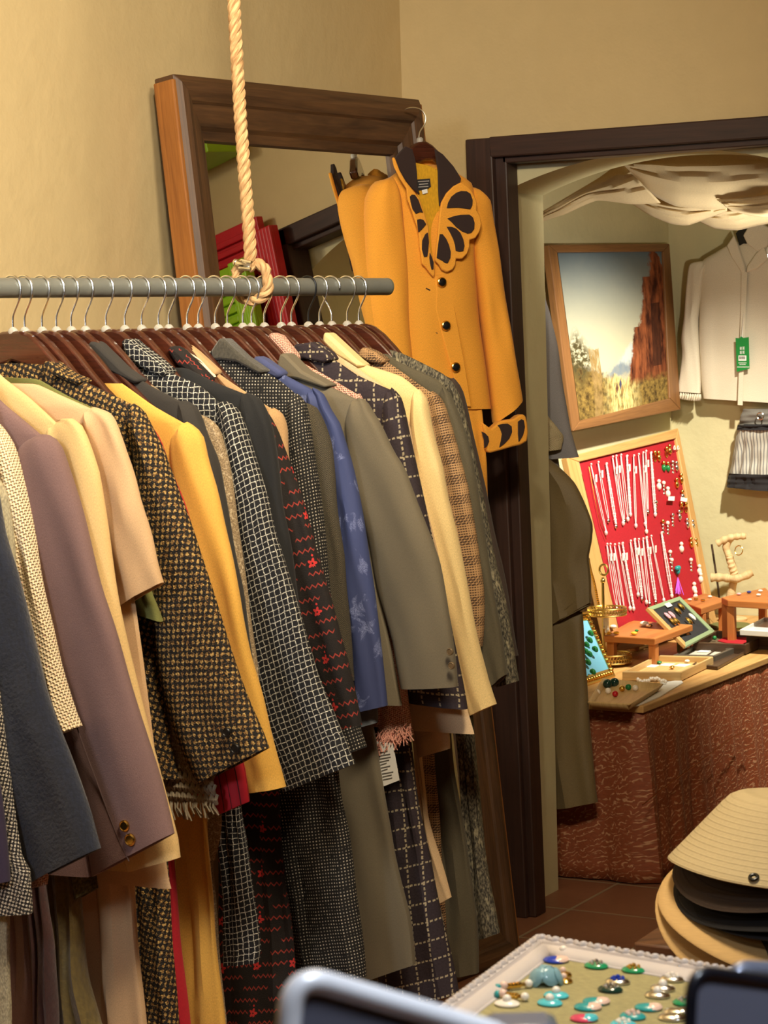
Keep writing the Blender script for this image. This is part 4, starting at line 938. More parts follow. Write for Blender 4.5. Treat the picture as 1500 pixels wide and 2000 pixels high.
    for fx, fy, c_ in ((.40, .15, (96, 60, 50)), (.46, .13, (150, 120, 70)), (.44, .17, (70, 70, 96))):
        d = t.M('ADD', t.M('MULTIPLY', t.M('ABSOLUTE', t.M('SUBTRACT', u, fx)), 3.0), t.M('ABSOLUTE', t.M('SUBTRACT', v, fy)))
        col = t.mix(t.M('LESS_THAN', d, .04), col, srgb(*c_))
    t.out(col, .85); t.b.inputs['Specular IOR Level'].default_value = .15; return t.m
b = MB(); f = [at(p[0], p[1], PP(-.008)) for p in (pinn[3], pinn[2], pinn[1], pinn[0])]
b.quad(*f, uv=[(0, 0), (1, 0), (1, 1), (0, 1)]); b.build('canvas', painting_mat(), pic, smooth=False)
# coats behind the pillar
GREYB = cloth_mat('blue_grey_wool', (150, 147, 150), .06)
KNIT = basket('cream_ribbed_knit', (190, 172, 130), (224, 206, 164), .006)
t = thing('grey_coat', 'blue grey coat hanging behind the arch pillar', 'coat', at(1090, 900, PY(.40)))
b = MB(); flat(b, PY(.40), [(1010,540),(1015,700),(1020,900)], [(1052,556),(1072,612),(1088,680),(1102,770),(1116,840),(1130,893)], .05, seed=51); b.build('sleeve', GREYB, t)
b = MB(); flat(b, PY(.42), [(1000,545),(1005,700),(1005,930)], [(1048,556),(1058,620),(1070,740),(1085,870),(1096,935)], .05, seed=52); b.build('body', GREYB, t)
b = MB(); flat(b, PY(.355), [(1030,800),(1040,850),(1050,885)], [(1062,805),(1082,826),(1098,850),(1094,878)], .03, seed=53); tag(b.build('knit_sweater', KNIT), 'cream ribbed knit cuff between grey coat and olive dress', 'sweater')
OLV = cloth_mat('olive_brown_satin', (124, 106, 70), .12, 700, .25, .6)
t = thing('olive_jacket_dress', 'olive brown cropped jacket hanging behind the arch pillar', 'jacket', at(1110, 1210, PY(.33)))
b = MB(); flat(b, PY(.325), [(1030,880),(1040,1000),(1050,1120),(1075,1224)], [(1058,886),(1092,914),(1121,943),(1138,976),(1156,1026),(1154,1060),(1148,1090),(1153,1130),(1156,1176)], .05, seed=54, folds=3, famp=.004); b.build('body', OLV, t)
b = MB(); flat(b, PY(.325), [(1076,1205),(1080,1222)], [(1154,1160),(1152,1182)], .045, cap=0); b.build('waistband', OLV, t)
b = MB(); flat(b, PY(.335), [(1040,1190),(1055,1350),(1070,1500),(1086,1580)], [(1136,1195),(1145,1312),(1154,1442),(1167,1566)], .045, seed=55, folds=2, famp=.004)
tag(b.build('olive_skirt', OLV), 'long olive brown skirt below the cropped olive jacket', 'skirt')
# blouse and denim skirt on the alcove back wall
def c2(l): return [(x/2.5+900, y/2.5+200) for x, y in l]
def c3(l): return [(x/3.1915+1030, y/3.1915+780) for x, y in l]
YB1 = YW-.06
WHB = cloth_mat('white_blouse_cotton', (226, 214, 190), .05, 900, .2)
bl = thing('white_blouse', 'white blouse with ruffled cuffs on the alcove wall', 'blouse', at(1440, 790, PY(YB1)))
b = MB(); flat(b, PY(YB1), [(1434,472),(1400,492),(1370,512),(1368,560),(1366,640),(1368,720),(1372,778)], [(1480,470),(1520,490),(1570,520),(1580,600),(1575,700),(1570,790)], .05, e=3, cap=.06, seed=61, folds=4, famp=.004); b.build('body', WHB, bl)
b = MB(); flat(b, PY(YB1-.012), c2([(1180,775),(1120,790),(1104,900),(1088,1050),(1076,1150),(1082,1230),(1075,1320),(1062,1410)]), c2([(1200,790),(1188,840),(1172,950),(1156,1060),(1160,1180),(1168,1290),(1172,1380),(1172,1420)]), .04, seed=62, cap=.06); b.build('sleeve', WHB, bl)
b = MB()
pts = [at(x, y, PY(YB1-.012)) for x, y in c2([(1060,1408),(1100,1416),(1140,1422),(1176,1424)])]; rings = []
for i in range(41):
    p = crv(pts, 40)[i]; rings.append([p+Vector((0, -.012-.006*math.sin(i*1.7), 0)), p+Vector((0, -.014-.012*math.sin(i*1.7), -.012)), p+Vector((-.002, -.014-.016*math.sin(i*1.7), -.024))])
b.loft(rings, closed=False); b.build('cuff_ruffle', WHB, bl, solid=.0015)
b = MB(); b.prism([at(x, y, PY(YB1-.036)) for x, y in c2([(1370,820),(1400,830),(1392,1000),(1384,1200),(1376,1480),(1352,1478),(1362,1200),(1368,1000)])], (0, 1, 0), .004); b.build('placket', WHB, bl, bevel=.001)
for q in ([(1300,700),(1335,648),(1352,690),(1390,800),(1392,832),(1370,828),(1325,760)], [(1395,832),(1400,800),(1440,740),(1480,700),(1505,760),(1450,810)], [(1380,650),(1410,600),(1470,590),(1520,620),(1500,700),(1450,730),(1400,690)]):
    b = MB(); b.prism([at(x, y, PY(YB1-.034)) for x, y in c2(q)], (0, 1, 0), .012); b.build('collar', WHB, bl, bevel=.004)
b = MB(); b.prism([at(x, y, PY(YB1-.020)) for x, y in c2([(1345,640),(1360,622),(1395,618),(1400,700),(1385,760),(1360,690)])], (0, 1, 0), .01); b.build('neck_shade_patch', BLACKMET, bl)  # black patch stands in for the shade inside the neck opening
GRN = plain('green_tag_card', (12, 128, 52), .5)
tgp = thing('price_tag', 'green price tag with white print on the white blouse', 'tag', at(1450, 724, PY(YB1-.045)))
b = MB(); b.prism([at(x, y, PY(YB1-.045)) for x, y in c2([(1342,1150),(1362,1152),(1370,1140),(1378,1150),(1406,1146),(1410,1300),(1348,1316)])], (0, 1, 0), .002); b.build('card', GRN, tgp)
b = MB()
def ink(x0, y0, x1, y1): b.prism([at(x, y, PY(YB1-.0468)) for x, y in c2([(x0,y0),(x1,y0),(x1,y1),(x0,y1)])], (0, 1, 0), .0006)
for gx, gy in ((1363,1194),(1376,1193),(1363,1214),(1376,1213)):      # two lines of two blocky characters
    ink(gx, gy, gx+10, gy+2); ink(gx, gy+6, gx+10, gy+8); ink(gx, gy+12, gx+10, gy+14); ink(gx+4, gy, gx+6, gy+14); ink(gx, gy, gx+1.6, gy+14)
ink(1356, 1236, 1394, 1262)
for x0, x1, yy in ((1356,1396,1270),(1362,1392,1278),(1350,1406,1290)):
    x = x0
    while x < x1: ink(x, yy, x+3, yy+4); x += 5
b.build('printing', WHITECARD, tgp)['label'] = 'white characters and small white label'
b = MB()
for k in range(5): 
    b.prism([at(x, y, PY(YB1-.0476)) for x, y in c2([(1360+k*6,1240),(1364+k*6,1240),(1364+k*6,1254),(1360+k*6,1254)])], (0, 1, 0), .0004)
b.build('barcode', INK, tgp)
b = MB(); b.tube([at(x, y, PY(YB1-.046)) for x, y in c2([(1374,1145),(1380,1030),(1372,1145)])], .001, 5); b.build('string', WHITECARD, tgp)
DEN = stripes('washed_grey_denim', (176, 172, 160), (112, 110, 108), .012, .004)
DEN2 = cloth_mat('grey_denim', (120, 116, 108), .15)
BLK = cloth_mat('black_lace', (26, 22, 24), .1)
sk = thing('denim_skirt', 'washed grey denim skirt with black lace hem under the blouse', 'skirt', at(1470, 950, PY(YB1)))
b = MB(); flat(b, PY(YB1), c3([(1345,60),(1318,165)]), c3([(1620,60),(1650,165)]), .05, cap=0, seed=64); b.build('waistband', DEN2, sk)
b = MB(); flat(b, PY(YB1-.008), c3([(1312,160),(1304,190)]), c3([(1655,160),(1660,190)]), .06, cap=0, folds=9, famp=.003, n=6, m_=60); b.build('frill', BLK, sk)
b = MB(); flat(b, PY(YB1), c3([(1310,178),(1285,330),(1262,440),(1255,470)]), c3([(1655,178),(1680,330),(1700,440),(1710,480)]), .06, cap=0, folds=7, famp=.006, m_=60); b.build('tier', DEN, sk)
b = MB(); flat(b, PY(YB1-.004), c3([(1256,460),(1244,520),(1240,545)]), c3([(1710,470),(1720,540),(1720,585)]), .07, cap=0, folds=9, famp=.006, m_=60); b.build('lace_hem', BLK, sk)
b = MB(); p = at(*c3([(1452,104)])[0], PY(YB1-.045)); b.tube([p+Vector((.012*math.sin(a)*(1 if True else 1), 0, .012*math.cos(a)-.006*abs(math.sin(a))*0)) for a in [2*math.pi*i/20 for i in range(20)]], .0022, 6, closed=True); b.build('heart_ring', SILVER, sk)
hk = boxo('alcove_picture_hook', (1.0, YW-.08, 1.66), (1.012, YW, 1.672), BLACKMET); tag(hk, 'small black wall hook above the white blouse', 'hook')

# ------------------------------------------------------------------ jewellery table
ZT = .49
XF = at(1245, 1380, PZ(ZT)).x; Y0 = .43
CLOTH = NT('brown_patterned_tablecloth'); u, v = CLOTH.uv()
n1 = CLOTH.noise(CLOTH._uv, 24, 2, .5, .8)
wv = CLOTH.stripe(CLOTH.M('ADD', CLOTH.M('ADD', CLOTH.M('MULTIPLY', u, .35), v), CLOTH.M('MULTIPLY', n1, .075)), .017, .0042, 0, .6)
sg_ = CLOTH.ramp(CLOTH.noise(CLOTH.scale(CLOTH._uv, (1, 2.2, 1)), 55, 2), .42, .56)
wv = CLOTH.M('MULTIPLY', wv, sg_)
bn = CLOTH.noise(CLOTH._uv, 120, 3)
finish(CLOTH, CLOTH.mix(wv, CLOTH.mul(srgb(148, 76, 42), CLOTH.mix(bn, (.6,.6,.6,1), (1.2,1.2,1.2,1))), srgb(196, 146, 108)), CLOTH.M('ADD', wv, bn), .62, .4)
tb = thing('display_table', 'low jewellery table draped in brown patterned cloth in the alcove', 'table', ((XW+XF)/2, 1.2, 0))
def path_cloth(n=150):
    pts = []
    # short end then long front
    for i in range(41): pts.append((XW+.02+(XF-XW-.04)*i/40, Y0, 0, -1))
    for i in range(1, n+1): pts.append((XF, Y0+(YW-.02-Y0)*i/n, 1, 0))
    return pts
rows = []
pc = path_cloth(); Ls = [0]
for i in range(1, len(pc)): Ls.append(Ls[-1]+math.dist(pc[i][:2], pc[i-1][:2]))
for k in range(13):
    f = k/12; z = ZT-.012-(ZT-.016)*f; row = []
    for i, (x, y, nx, ny) in enumerate(pc):
        s = Ls[i]; a = f**.7*(.010*math.sin(s*31)+.006*math.sin(s*74+1))*(1 if i > 38 else .5)+ .030*f*(1 if nx else .4)
        row.append(Vector((x+nx*(.004+max(a, -.002)), y+ny*(.004+max(a, -.002)), z)))
    rows.append(row)
b = MB(); m_ = len(pc)
base = 0
for r in rows: b.v += r
for k in range(12):
    for i in range(m_-1):
        b.face((k*m_+i, k*m_+i+1, (k+1)*m_+i+1, (k+1)*m_+i), [(Ls[i], k*.04), (Ls[i+1], k*.04), (Ls[i+1], (k+1)*.04), (Ls[i], (k+1)*.04)])
b.build('tablecloth', CLOTH.m, tb, solid=.002)
b = MB(); b.box((XW+.005, Y0-.006, ZT-.02), (XF+.012, YW-.005, ZT)); b.build('table_top', PW2, tb, smooth=False, bevel=.003)
for x, y in ((XW+.06, Y0+.05), (XF-.06, Y0+.05), (XW+.06, YW-.1), (XF-.06, YW-.1)):
    b = MB(); b.box((x-.02, y-.02, 0), (x+.02, y+.02, ZT-.02)); b.build('leg', PW2, tb, smooth=False)
b = MB()
b.tube([at(x, y, PX(XF+.045)) for x, y in ((1255,1572),(1295,1540),(1350,1500),(1400,1462),(1430,1440),(1470,1422))], .0018, 6); tag(b.build('light_wire', metal('copper_wire', (190, 120, 70), .35)), 'thin copper wire strung across the brown tablecloth', 'wire')
# red velvet board
pbm = at(1292, 1256, PZ(ZT+.004))
BA = R(16)
def PB(off=0.0):
    n = Vector((math.cos(BA), 0, math.sin(BA))); return (n, n.dot(pbm)+off)
bo4 = [(1107,893),(1325,836),(1403,1228),(1194,1276)]; bi4 = [(1131,902),(1321,856),(1386,1208),(1214,1250)]
bd = thing('jewellery_board', 'red velvet jewellery board in a pale wood frame', 'display board', at(1292, 1218, PB()))
quad_frame(bd, bo4, bi4, PB, .022, PW2)
VEL = cloth_mat('crimson_velvet', (176, 5, 28), .12, 400, .4, .9, .2, .0)
b = MB(); f = [at(p[0], p[1], PB(-.01)) for p in (bi4[3], bi4[2], bi4[1], bi4[0])]; b.quad(*f); b.build('velvet', VEL, bd, smooth=False)
def bp(x, y, off=.0): return at(x/3.1915+1030, y/3.1915+780, PB(-.008+off))
NB = Vector(PB()[0])
PEARL = plain('pearl_white', (240, 230, 214), .2, 0, .02); STEEL = plain('bright_silver_chain', (244, 242, 238), .28, .35, .02)
UPPER = [(395,405,490,820,'s'),(440,392,505,745,'s'),(492,400,552,780,'b'),(530,358,597,760,'s'),(552,352,604,748,'s'),(582,346,626,735,'s'),(620,352,642,705,'b'),(662,350,676,775,'s'),(692,342,735,765,'s'),(720,332,742,812,'s'),(738,322,752,690,'s'),(770,332,797,705,'b')]
LOWER = [(495,902,558,1290,'s'),(515,902,580,1285,'s'),(542,905,602,1290,'s'),(568,900,640,1290,'s'),(592,896,662,1292,'b'),(642,882,690,1205,'s'),(668,872,715,1232,'b'),(692,872,742,1252,'s'),(720,868,762,1262,'s'),(742,860,800,1252,'b'),(770,852,850,1240,'s'),(836,830,900,1212,'b')]
def necklace(x0, y0, x1, y1, kind, label, tagd):
    p0, p1 = bp(x0, y0, .006), bp(x1, y1, .006); sd = Vector((0, 1, 0))
    t = thing('necklace', label, 'necklace', p1, 'silver necklaces on the red board')
    w_ = random.uniform(.006, .012); pts = []
    n = 22
    for i in range(n+1):
        a = 2*math.pi*i/n; f = (1-math.cos(a))/2; pts.append(p0.lerp(p1, f)+sd*math.sin(a)*w_*(.4+.6*f))
    b = MB(); b.tube(pts[:-1], .0012 if kind == 's' else .0020, 5, closed=True)
    if kind == 'b':
        for i in range(0, n): 
            b.ball(pts[i], .0036, 6, 4); b.ball((pts[i]+pts[(i+1) % n])/2, .003, 6, 4)
    b.build('chain', STEEL, t)
    b = MB(); b.ball(p1-Vector((0, 0, .006)), .006, 8, 5, None, 1.4); b.build('pendant', random.choice((STEEL, PEARL, SILVER)), t)
    b = MB(); b.ball(p0+NB*.002, .004, 8, 4); b.build('clasp', STEEL, t)
    if tagd:
        q = p0.lerp(p1, .22)+NB*.006+sd*.004; b = MB(); b.prism([q+Vector((0, -.007, .012)), q+Vector((0, .007, .012)), q+Vector((0, .007, -.012)), q+Vector((0, -.007, -.012))], NB, .0006); b.build('price_tag', WHITECARD, t)
for row, L in (('upper', UPPER), ('lower', LOWER)):
    for i, q in enumerate(L):
        k = 'thin silver chain necklace' if q[4] == 's' else 'beaded silver necklace'
        necklace(*q, '%s on the red board, %s from left in the %s row' % (k, ORD[i], row), i % 3 != 2)
b = MB(); b.tube([bp(384, 420, .005), bp(420, 620, .006), bp(455, 780, .006), bp(492, 872, .006)], .0012, 5); tag(b.build('gold_chain', GOLD), 'thin gold chain at the left edge of the red board', 'necklace')
TEAL = plain('teal_enamel', (40, 150, 150), .25); GREEN = plain('green_stone', (30, 120, 60), .2); PURP = plain('violet_thread', (190, 90, 220), .7)
def earring(x, y, kind, label):
    p = bp(x, y, .008); t = thing('earring', label, 'earring', p, 'earrings on the red board')
    mt = {'g': GOLD, 'p': PEARL, 's': SILVER}[kind[0]]
    b = MB(); b.ball(p, .007, 10, 5, None, 1.0); b.build('stud', mt, t)
    b = MB()
    if kind[1] == 'd': b.ball(p-Vector((0, 0, .018)), .009, 10, 6, None, 1.4); b.tube([p, p-Vector((0, 0, .02))], .0015, 5)
    elif kind[1] == 'l':
        b.tube([p, p-Vector((0, 0, .03))], .0015, 5)
        for k in range(3): b.ball(p-Vector((0, 0, .012+.012*k)), .0055, 8, 5)
    elif kind[1] == 'h':
        b.tube([p+Vector((0, .010*math.sin(a), -.018+.012*math.cos(a))) for a in [2*math.pi*i/16 for i in range(16)]], .0028, 6, closed=True)
    b.build('drop', {'g': GOLD, 'p': PEARL, 's': SILVER, 't': TEAL, 'n': GREEN}[kind[2]], t)
ER = [(795,330,'ghg','gold hoop pair member, left of the top gold pair'),(818,332,'gdg','gold hoop pair member, right of the top gold pair'),(868,305,'ghg','gold twisted earring at the top beside the white hearts'),(886,290,'gdg','smaller gold twisted earring at the top of the board'),(850,395,'gdn','gold and green heart earring, left one'),(876,398,'gdn','gold and green heart earring, right one'),(905,390,'sls','small silver beaded earring near the right top'),(928,395,'sds','small silver drop earring near the right edge'),(820,510,'pdp','pearl cluster earring with a tag, left one'),(850,520,'pls','pearl cluster earring with a tag, right one'),(876,555,'pdp','pearl drop earring above the loose tag'),(800,640,'sls','silver flower earring under the upper necklaces'),(930,500,'gdg','long gold earring, left of the upper right pair'),(958,470,'gdg','long gold earring, right of the upper right pair'),(965,575,'gds','gold and silver earring above the white tag'),(960,650,'ghg','gold knot earring, left under the white tag'),(988,650,'ghg','gold knot earring, right under the white tag'),(845,760,'gls','dark beaded earring in the middle, left one'),(875,770,'pls','dark beaded earring in the middle, right one'),(905,720,'sls','long silver earring in the middle column'),(946,700,'sds','silver drop earring beside the long silver one'),(995,750,'sds','silver leaf earring at the right edge, left one'),(1030,760,'sds','silver leaf earring at the right edge, right one'),(1020,870,'gdg','gold cluster earring low right, left one'),(1050,875,'gdg','gold cluster earring low right, right one'),(960,900,'pdp','large pearl earring above the teal heart'),(890,950,'pls','white bead earring in a dangling bunch'),(900,1000,'pls','white bead earring below the dangling bunch'),(1020,1000,'pls','slim white earring at right of the teal heart'),(1072,1040,'pdp','cream bead earring at the right edge'),(1080,1090,'pdp','cream bead earring lowest at the right edge'),(1040,1150,'pdp','round white earring low on the board, left one'),(1048,1200,'pdp','round white earring lowest on the board')]
for x, y, k, l in ER: earring(x, y, k, l+' on the red board')
p = bp(938, 1060, .010); b = MB(); b.ball(p+Vector((0, -.006, .004)), .009, 10, 6); b.ball(p+Vector((0, .006, .004)), .009, 10, 6); b.ball(p-Vector((0, 0, .006)), .008, 10, 6, None, 1.5)
tag(b.build('heart_pendant', TEAL), 'teal heart pendant low on the red board', 'pendant')
b = MB()
for k in range(14): p0 = bp(938, 1110, .010); b.tube([p0, bp(925+random.uniform(-6, 60), 1200+random.uniform(-10, 20), .012)], .0012, 4)
tag(b.build('tassel', PURP), 'violet thread tassel at the foot of the red board', 'tassel')
for pts, l in (([(880,605),(918,605),(916,632),(878,630)], 'loose white paper tag in the upper earrings of the red board'), ([(958,608),(998,618),(992,640),(955,632)], 'white paper tag over the gold knot earrings')):
    b = MB(); b.prism([bp(x, y, .014) for x, y in pts], NB, .0006); tag(b.build('paper_tag', WHITECARD), l, 'tag')
b = MB()
for dy in (918, 940):
    c = bp(dy, 300, .010); b.tube([c+Vector((0, .0075*math.sin(a), .006*math.cos(a)-.004*abs(math.sin(a/1)))) for a in [2*math.pi*i/16 for i in range(16)]], .0016, 6, closed=True)
tag(b.build('heart_brooch', PEARL), 'white double-heart brooch at the top right of the red board', 'brooch')

# trays and risers: quads with their own heights
RISW = wood('orange_stained_pine', (158, 92, 40), (196, 124, 62), .5)
def c4(l): return [(x/4.054+1130, y/4.054+1050) for x, y in l]
def slab(T, name, q, z, th, mat, bevel=.003):
    f = [at(p[0], p[1], PZ(z)) for p in q]
    b = MB(); b.hexa([p-Vector((0, 0, th)) for p in f]+f); return b.build(name, mat, T, smooth=False, bevel=bevel), f
def riser(label, q, z, th=.022, legs=True):
    f = [at(p[0], p[1], PZ(z)) for p in q]; c = sum(f, Vector())/4; c.z = ZT
    T = thing('wooden_riser', label, 'riser', c, 'wooden risers on the jewellery table'); slab(T, 'top', q, z, th, RISW)
    for p in f:
        d = p.lerp(Vector((c.x, c.y, p.z)), .18); b = MB(); b.box((d.x-.012, d.y-.012, ZT), (d.x+.012, d.y+.012, z-th)); b.build('leg', RISW, T, smooth=False, bevel=.002)
    return T
riser('orange wooden riser in front, holding pale jewellery', c4([(200,775),(605,800),(905,690),(420,655)]), .582, .020)
riser('orange wooden riser in the middle behind the black pad', c4([(800,500),(970,560),(1175,492),(1000,440)]), .602, .022)
riser('orange wooden riser at the right under the branch stand', c4([(1130,472),(1180,492),(1560,520),(1560,395),(1330,400)][0:1]+[(1180,495),(1600,520),(1480,395)]), .635, .022)
def tray(name, label, q, z, wall, rim, mat, floor=None, cat='tray', inset=.012):
    f = [at(p[0], p[1], PZ(z)) for p in q]; c = sum(f, Vector())/4
    T = thing(name, label, cat, (c.x, c.y, z-wall)); g = [p.lerp(c, 2*inset/((p-c).length+1e-6)*.9) for p in f]
    dn = Vector((0, 0, wall))
    for i in range(4):
        j = (i+1) % 4; b = MB(); b.hexa([f[i]-dn, f[j]-dn, g[j]-dn, g[i]-dn, f[i], f[j], g[j], g[i]]); b.build('rim', mat, T, smooth=False, bevel=.002)
    b = MB(); b.hexa([p-dn for p in g]+[p-dn*.7 for p in g]); b.build('base', floor or mat, T, smooth=False)
    return T, f
ASH = wood('pale_ash_wood', (188, 150, 92), (222, 188, 130), .5)
DKW = wood('dark_walnut', (48, 32, 22), (86, 62, 42), .4)
tray('wooden_tray', 'pale square wooden tray of earring cards at the table edge', c4([(345,1062),(812,1066),(1068,942),(620,930)]), ZT+.028, .026, .01, ASH, inset=.008)
tray('walnut_tray', 'dark tray with a red heart lining and coloured beads', c4([(905,830),(1322,848),(1560,745),(1080,735)]), ZT+.034, .03, .01, DKW, plain('grey_glass_base', (120, 104, 80), .3), inset=.01)
tray('glass_tray', 'grey glass topped tray of white cards', c4([(750,928),(1080,936),(1240,870),(905,850)]), ZT+.022, .020, .01, plain('pewter_rim', (112, 104, 92), .35, .5), plain('pale_base', (206, 200, 184), .4), inset=.01)
tray('dark_tray', 'black low tray under the glass tray', c4([(900,1000),(1100,1020),(1335,890),(1100,870)]), ZT+.012, .010, .01, DKW, inset=.01)
b = MB(); q = c4([(1100,820),(1160,790),(1230,795),(1290,780),(1380,790),(1400,810),(1300,845),(1180,838)]); b.prism([at(x, y, PZ(ZT+.014)) for x, y in q], (0, 0, 1), .003); tag(b.build('velvet_heart', VEL), 'red velvet heart lying in the walnut tray', 'lining')
T, f = tray('white_tray', 'white ceramic tray at the right edge of the photo', c4([(1275,728),(1560,745),(1640,640),(1470,628)]), ZT+.075, .018, .01, plain('white_ceramic', (226, 228, 224), .25), inset=.008)
b = MB(); cc = sum(f, Vector())/4; b.box((cc.x-.05, cc.y-.05, ZT), (cc.x+.05, cc.y+.05, ZT+.057)); tag(b.build('small_box', DKW, smooth=False, bevel=.003), 'dark box under the white ceramic tray', 'box')
b = MB(); p = at(*c4([(1195,695)])[0], PZ(ZT+.008)); b.lathe([(.07, -.006), (.074, 0), (.07, .004), (.01, .005)], p, 32); tag(b.build('green_mat', cloth_mat('moss_green_felt', (116, 116, 56), .2, 300)), 'round moss green felt mat behind the walnut tray', 'mat')
# plywood curved tray with cloth below
q = c4([(75,1300),(400,1322),(668,1160),(190,1118)]); f = [at(x, y, PZ(ZT+.022)) for x, y in q]
T = thing('plywood_tray', 'pale curved plywood tray of pearls at the front left of the table', 'tray', sum(f, Vector())/4-Vector((0, 0, .02)))
b = MB(); n = 16; rings = []
for i in range(n+1):
    s = i/n; row = []
    for j in range(n+1):
        r_ = j/n; p = f[0].lerp(f[1], s).lerp(f[3].lerp(f[2], s), r_); e_ = max(abs(2*s-1), abs(2*r_-1)); lift = max(0, (e_-.78)/.22)**2
        row.append(p-Vector((0, 0, .020*(1-lift))))
    rings.append(row)
b.loft(rings, closed=False); b.build('tray_shell', ASH, T, solid=.004)
b = MB(); b.prism([at(x, y, PZ(ZT+.002)) for x, y in c4([(380,1345),(470,1330),(640,1262),(828,1150),(810,1130),(660,1150),(400,1320)])], (0, 0, 1), .003); tag(b.build('paper_sheet', WHITECARD), 'white paper sheet under the plywood tray', 'paper')
# small pieces of jewellery on the table
def bead(x, y, z, r, mat, label, cat='bead', nm='bead', flat_=1.0, grp=None):
    r *= .8; p = at(*c4([(x, y)])[0], PZ(z)); b = MB(); b.ball(p+Vector((0, 0, r*flat_)), r, 12, 7, None, flat_); return tag(b.build(nm, mat), label, cat, grp)
DGREEN = plain('dark_green_glass', (18, 52, 44), .12)
bead(230, 1195, ZT+.004, .017, DGREEN, 'dark green glass bead, left one in the plywood tray')
bead(285, 1185, ZT+.004, .017, DGREEN, 'dark green glass bead, right one in the plywood tray')
for i, (x, y, mt, l) in enumerate([(150,1250,PEARL,'large pearl nearest the front left of the plywood tray'),(235,1238,PEARL,'large pearl beside the green beads'),(290,1262,plain('red_bead', (190, 30, 40), .2),'small red bead at the front of the plywood tray'),(345,1220,GOLD,'gold bead beside the green bead'),(395,1208,GREEN,'small green bead on the plywood tray'),(450,1215,PEARL,'cream pearl in the middle of the plywood tray')]):
    bead(x, y, ZT+.004, .011, mt, l)
b = MB()
pts = [at(*c4([(470+24*i*.7, 1140+ (i % 3)*4+12*math.sin(i*.6))])[0], PZ(ZT+.006)) for i in range(14)]
for p in pts: b.ball(p+Vector((0, 0, .006)), .006, 8, 5)
b.tube([p+Vector((0, 0, .006)) for p in pts], .0012, 5)
tag(b.build('pearl_necklace', PEARL), 'pearl bead necklace lying at the back of the plywood tray', 'necklace')
def card(x, y, z, w_, h_, label, mat=WHITECARD):
    p = at(*c4([(x, y)])[0], PZ(z)); b = MB(); b.box((p.x-w_/2, p.y-h_/2, z), (p.x+w_/2, p.y+h_/2, z+.002)); return tag(b.build('earring_card', mat, smooth=False), label, 'card')
for i, (x, y, l) in enumerate([(580,1020,'white earring card at the left of the square wooden tray'),(700,1010,'white earring card in the middle of the square wooden tray'),(820,1015,'white earring card at the right of the square wooden tray'),(1000,900,'white earring card in the glass tray')]):
    card(x, y, ZT+.009 if i < 3 else ZT+.009, .035, .05, l)
for i, (x, y, mt, l) in enumerate([(640,1000,GREEN,'green earring lying between the cards of the wooden tray'),(740,1040,GOLD,'gold brooch lying on the wooden tray'),(860,990,PEARL,'pearl earring on the right card of the wooden tray')]):
    bead(x, y, ZT+.011, .010, mt, l, 'earring', 'earring', .6)
for i, (x, y, mt, r, l) in enumerate([(240,770,plain('amber_bead', (232, 182, 60), .2),.012,'amber bead, leftmost on the front riser'),(300,768,plain('amber_bead', (232,182,60), .2),.012,'amber bead, second on the front riser'),(440,772,plain('amber_bead', (232,182,60), .2),.013,'amber bead at the near edge of the front riser'),(275,720,PEARL,.014,'white shell earring at the back left of the front riser'),(520,700,PEARL,.018,'large pearl brooch in the middle of the front riser'),(560,712,SILVER,.014,'silver brooch right of the pearl brooch'),(640,688,PEARL,.012,'white earring at the back of the front riser'),(700,712,SILVER,.012,'silver earring at the right of the front riser'),(460,745,GREEN,.008,'green bead on the front riser')]):
    bead(x, y, .583, r, mt, l, 'jewellery', 'jewel', .55)
for i, (x, y, mt, l) in enumerate([(880,500,PEARL,'pearl brooch on the middle riser, left one'),(930,495,GOLD,'gold brooch on the middle riser'),(985,505,GOLD,'long gold brooch on the middle riser'),(1040,475,PEARL,'white brooch on the middle riser, right one'),(1270,455,plain('pink_bead', (226, 170, 170), .3),'pink brooch on the right riser'),(1350,440,plain('blue_stone', (50, 60, 130), .2),'blue brooch on the right riser'),(1440,430,PEARL,'white ring at the back of the right riser'),(1425,462,PEARL,'white ring at the front of the right riser')]):
    bead(x, y, .603 if i < 4 else .636, .010, mt, l, 'brooch', 'brooch', .5)
for i, (x, y, mt, l) in enumerate([(1078,812,GREEN,'green bead at the left of the walnut tray'),(1160,770,plain('lime_bead', (180, 190, 60), .2),'lime bead in the walnut tray'),(1200,790,plain('amber_bead', (232,182,60), .2),'amber bead left in the walnut tray'),(1255,765,plain('amber_bead', (232,182,60), .2),'amber bead right in the walnut tray'),(1305,768,plain('blue_stone', (50,60,130), .2),'blue bead in the walnut tray'),(1245,790,plain('blue_stone', (50,60,130), .2),'small blue bead on the red heart')]):
    bead(x, y, ZT+.018, .009, mt, l)
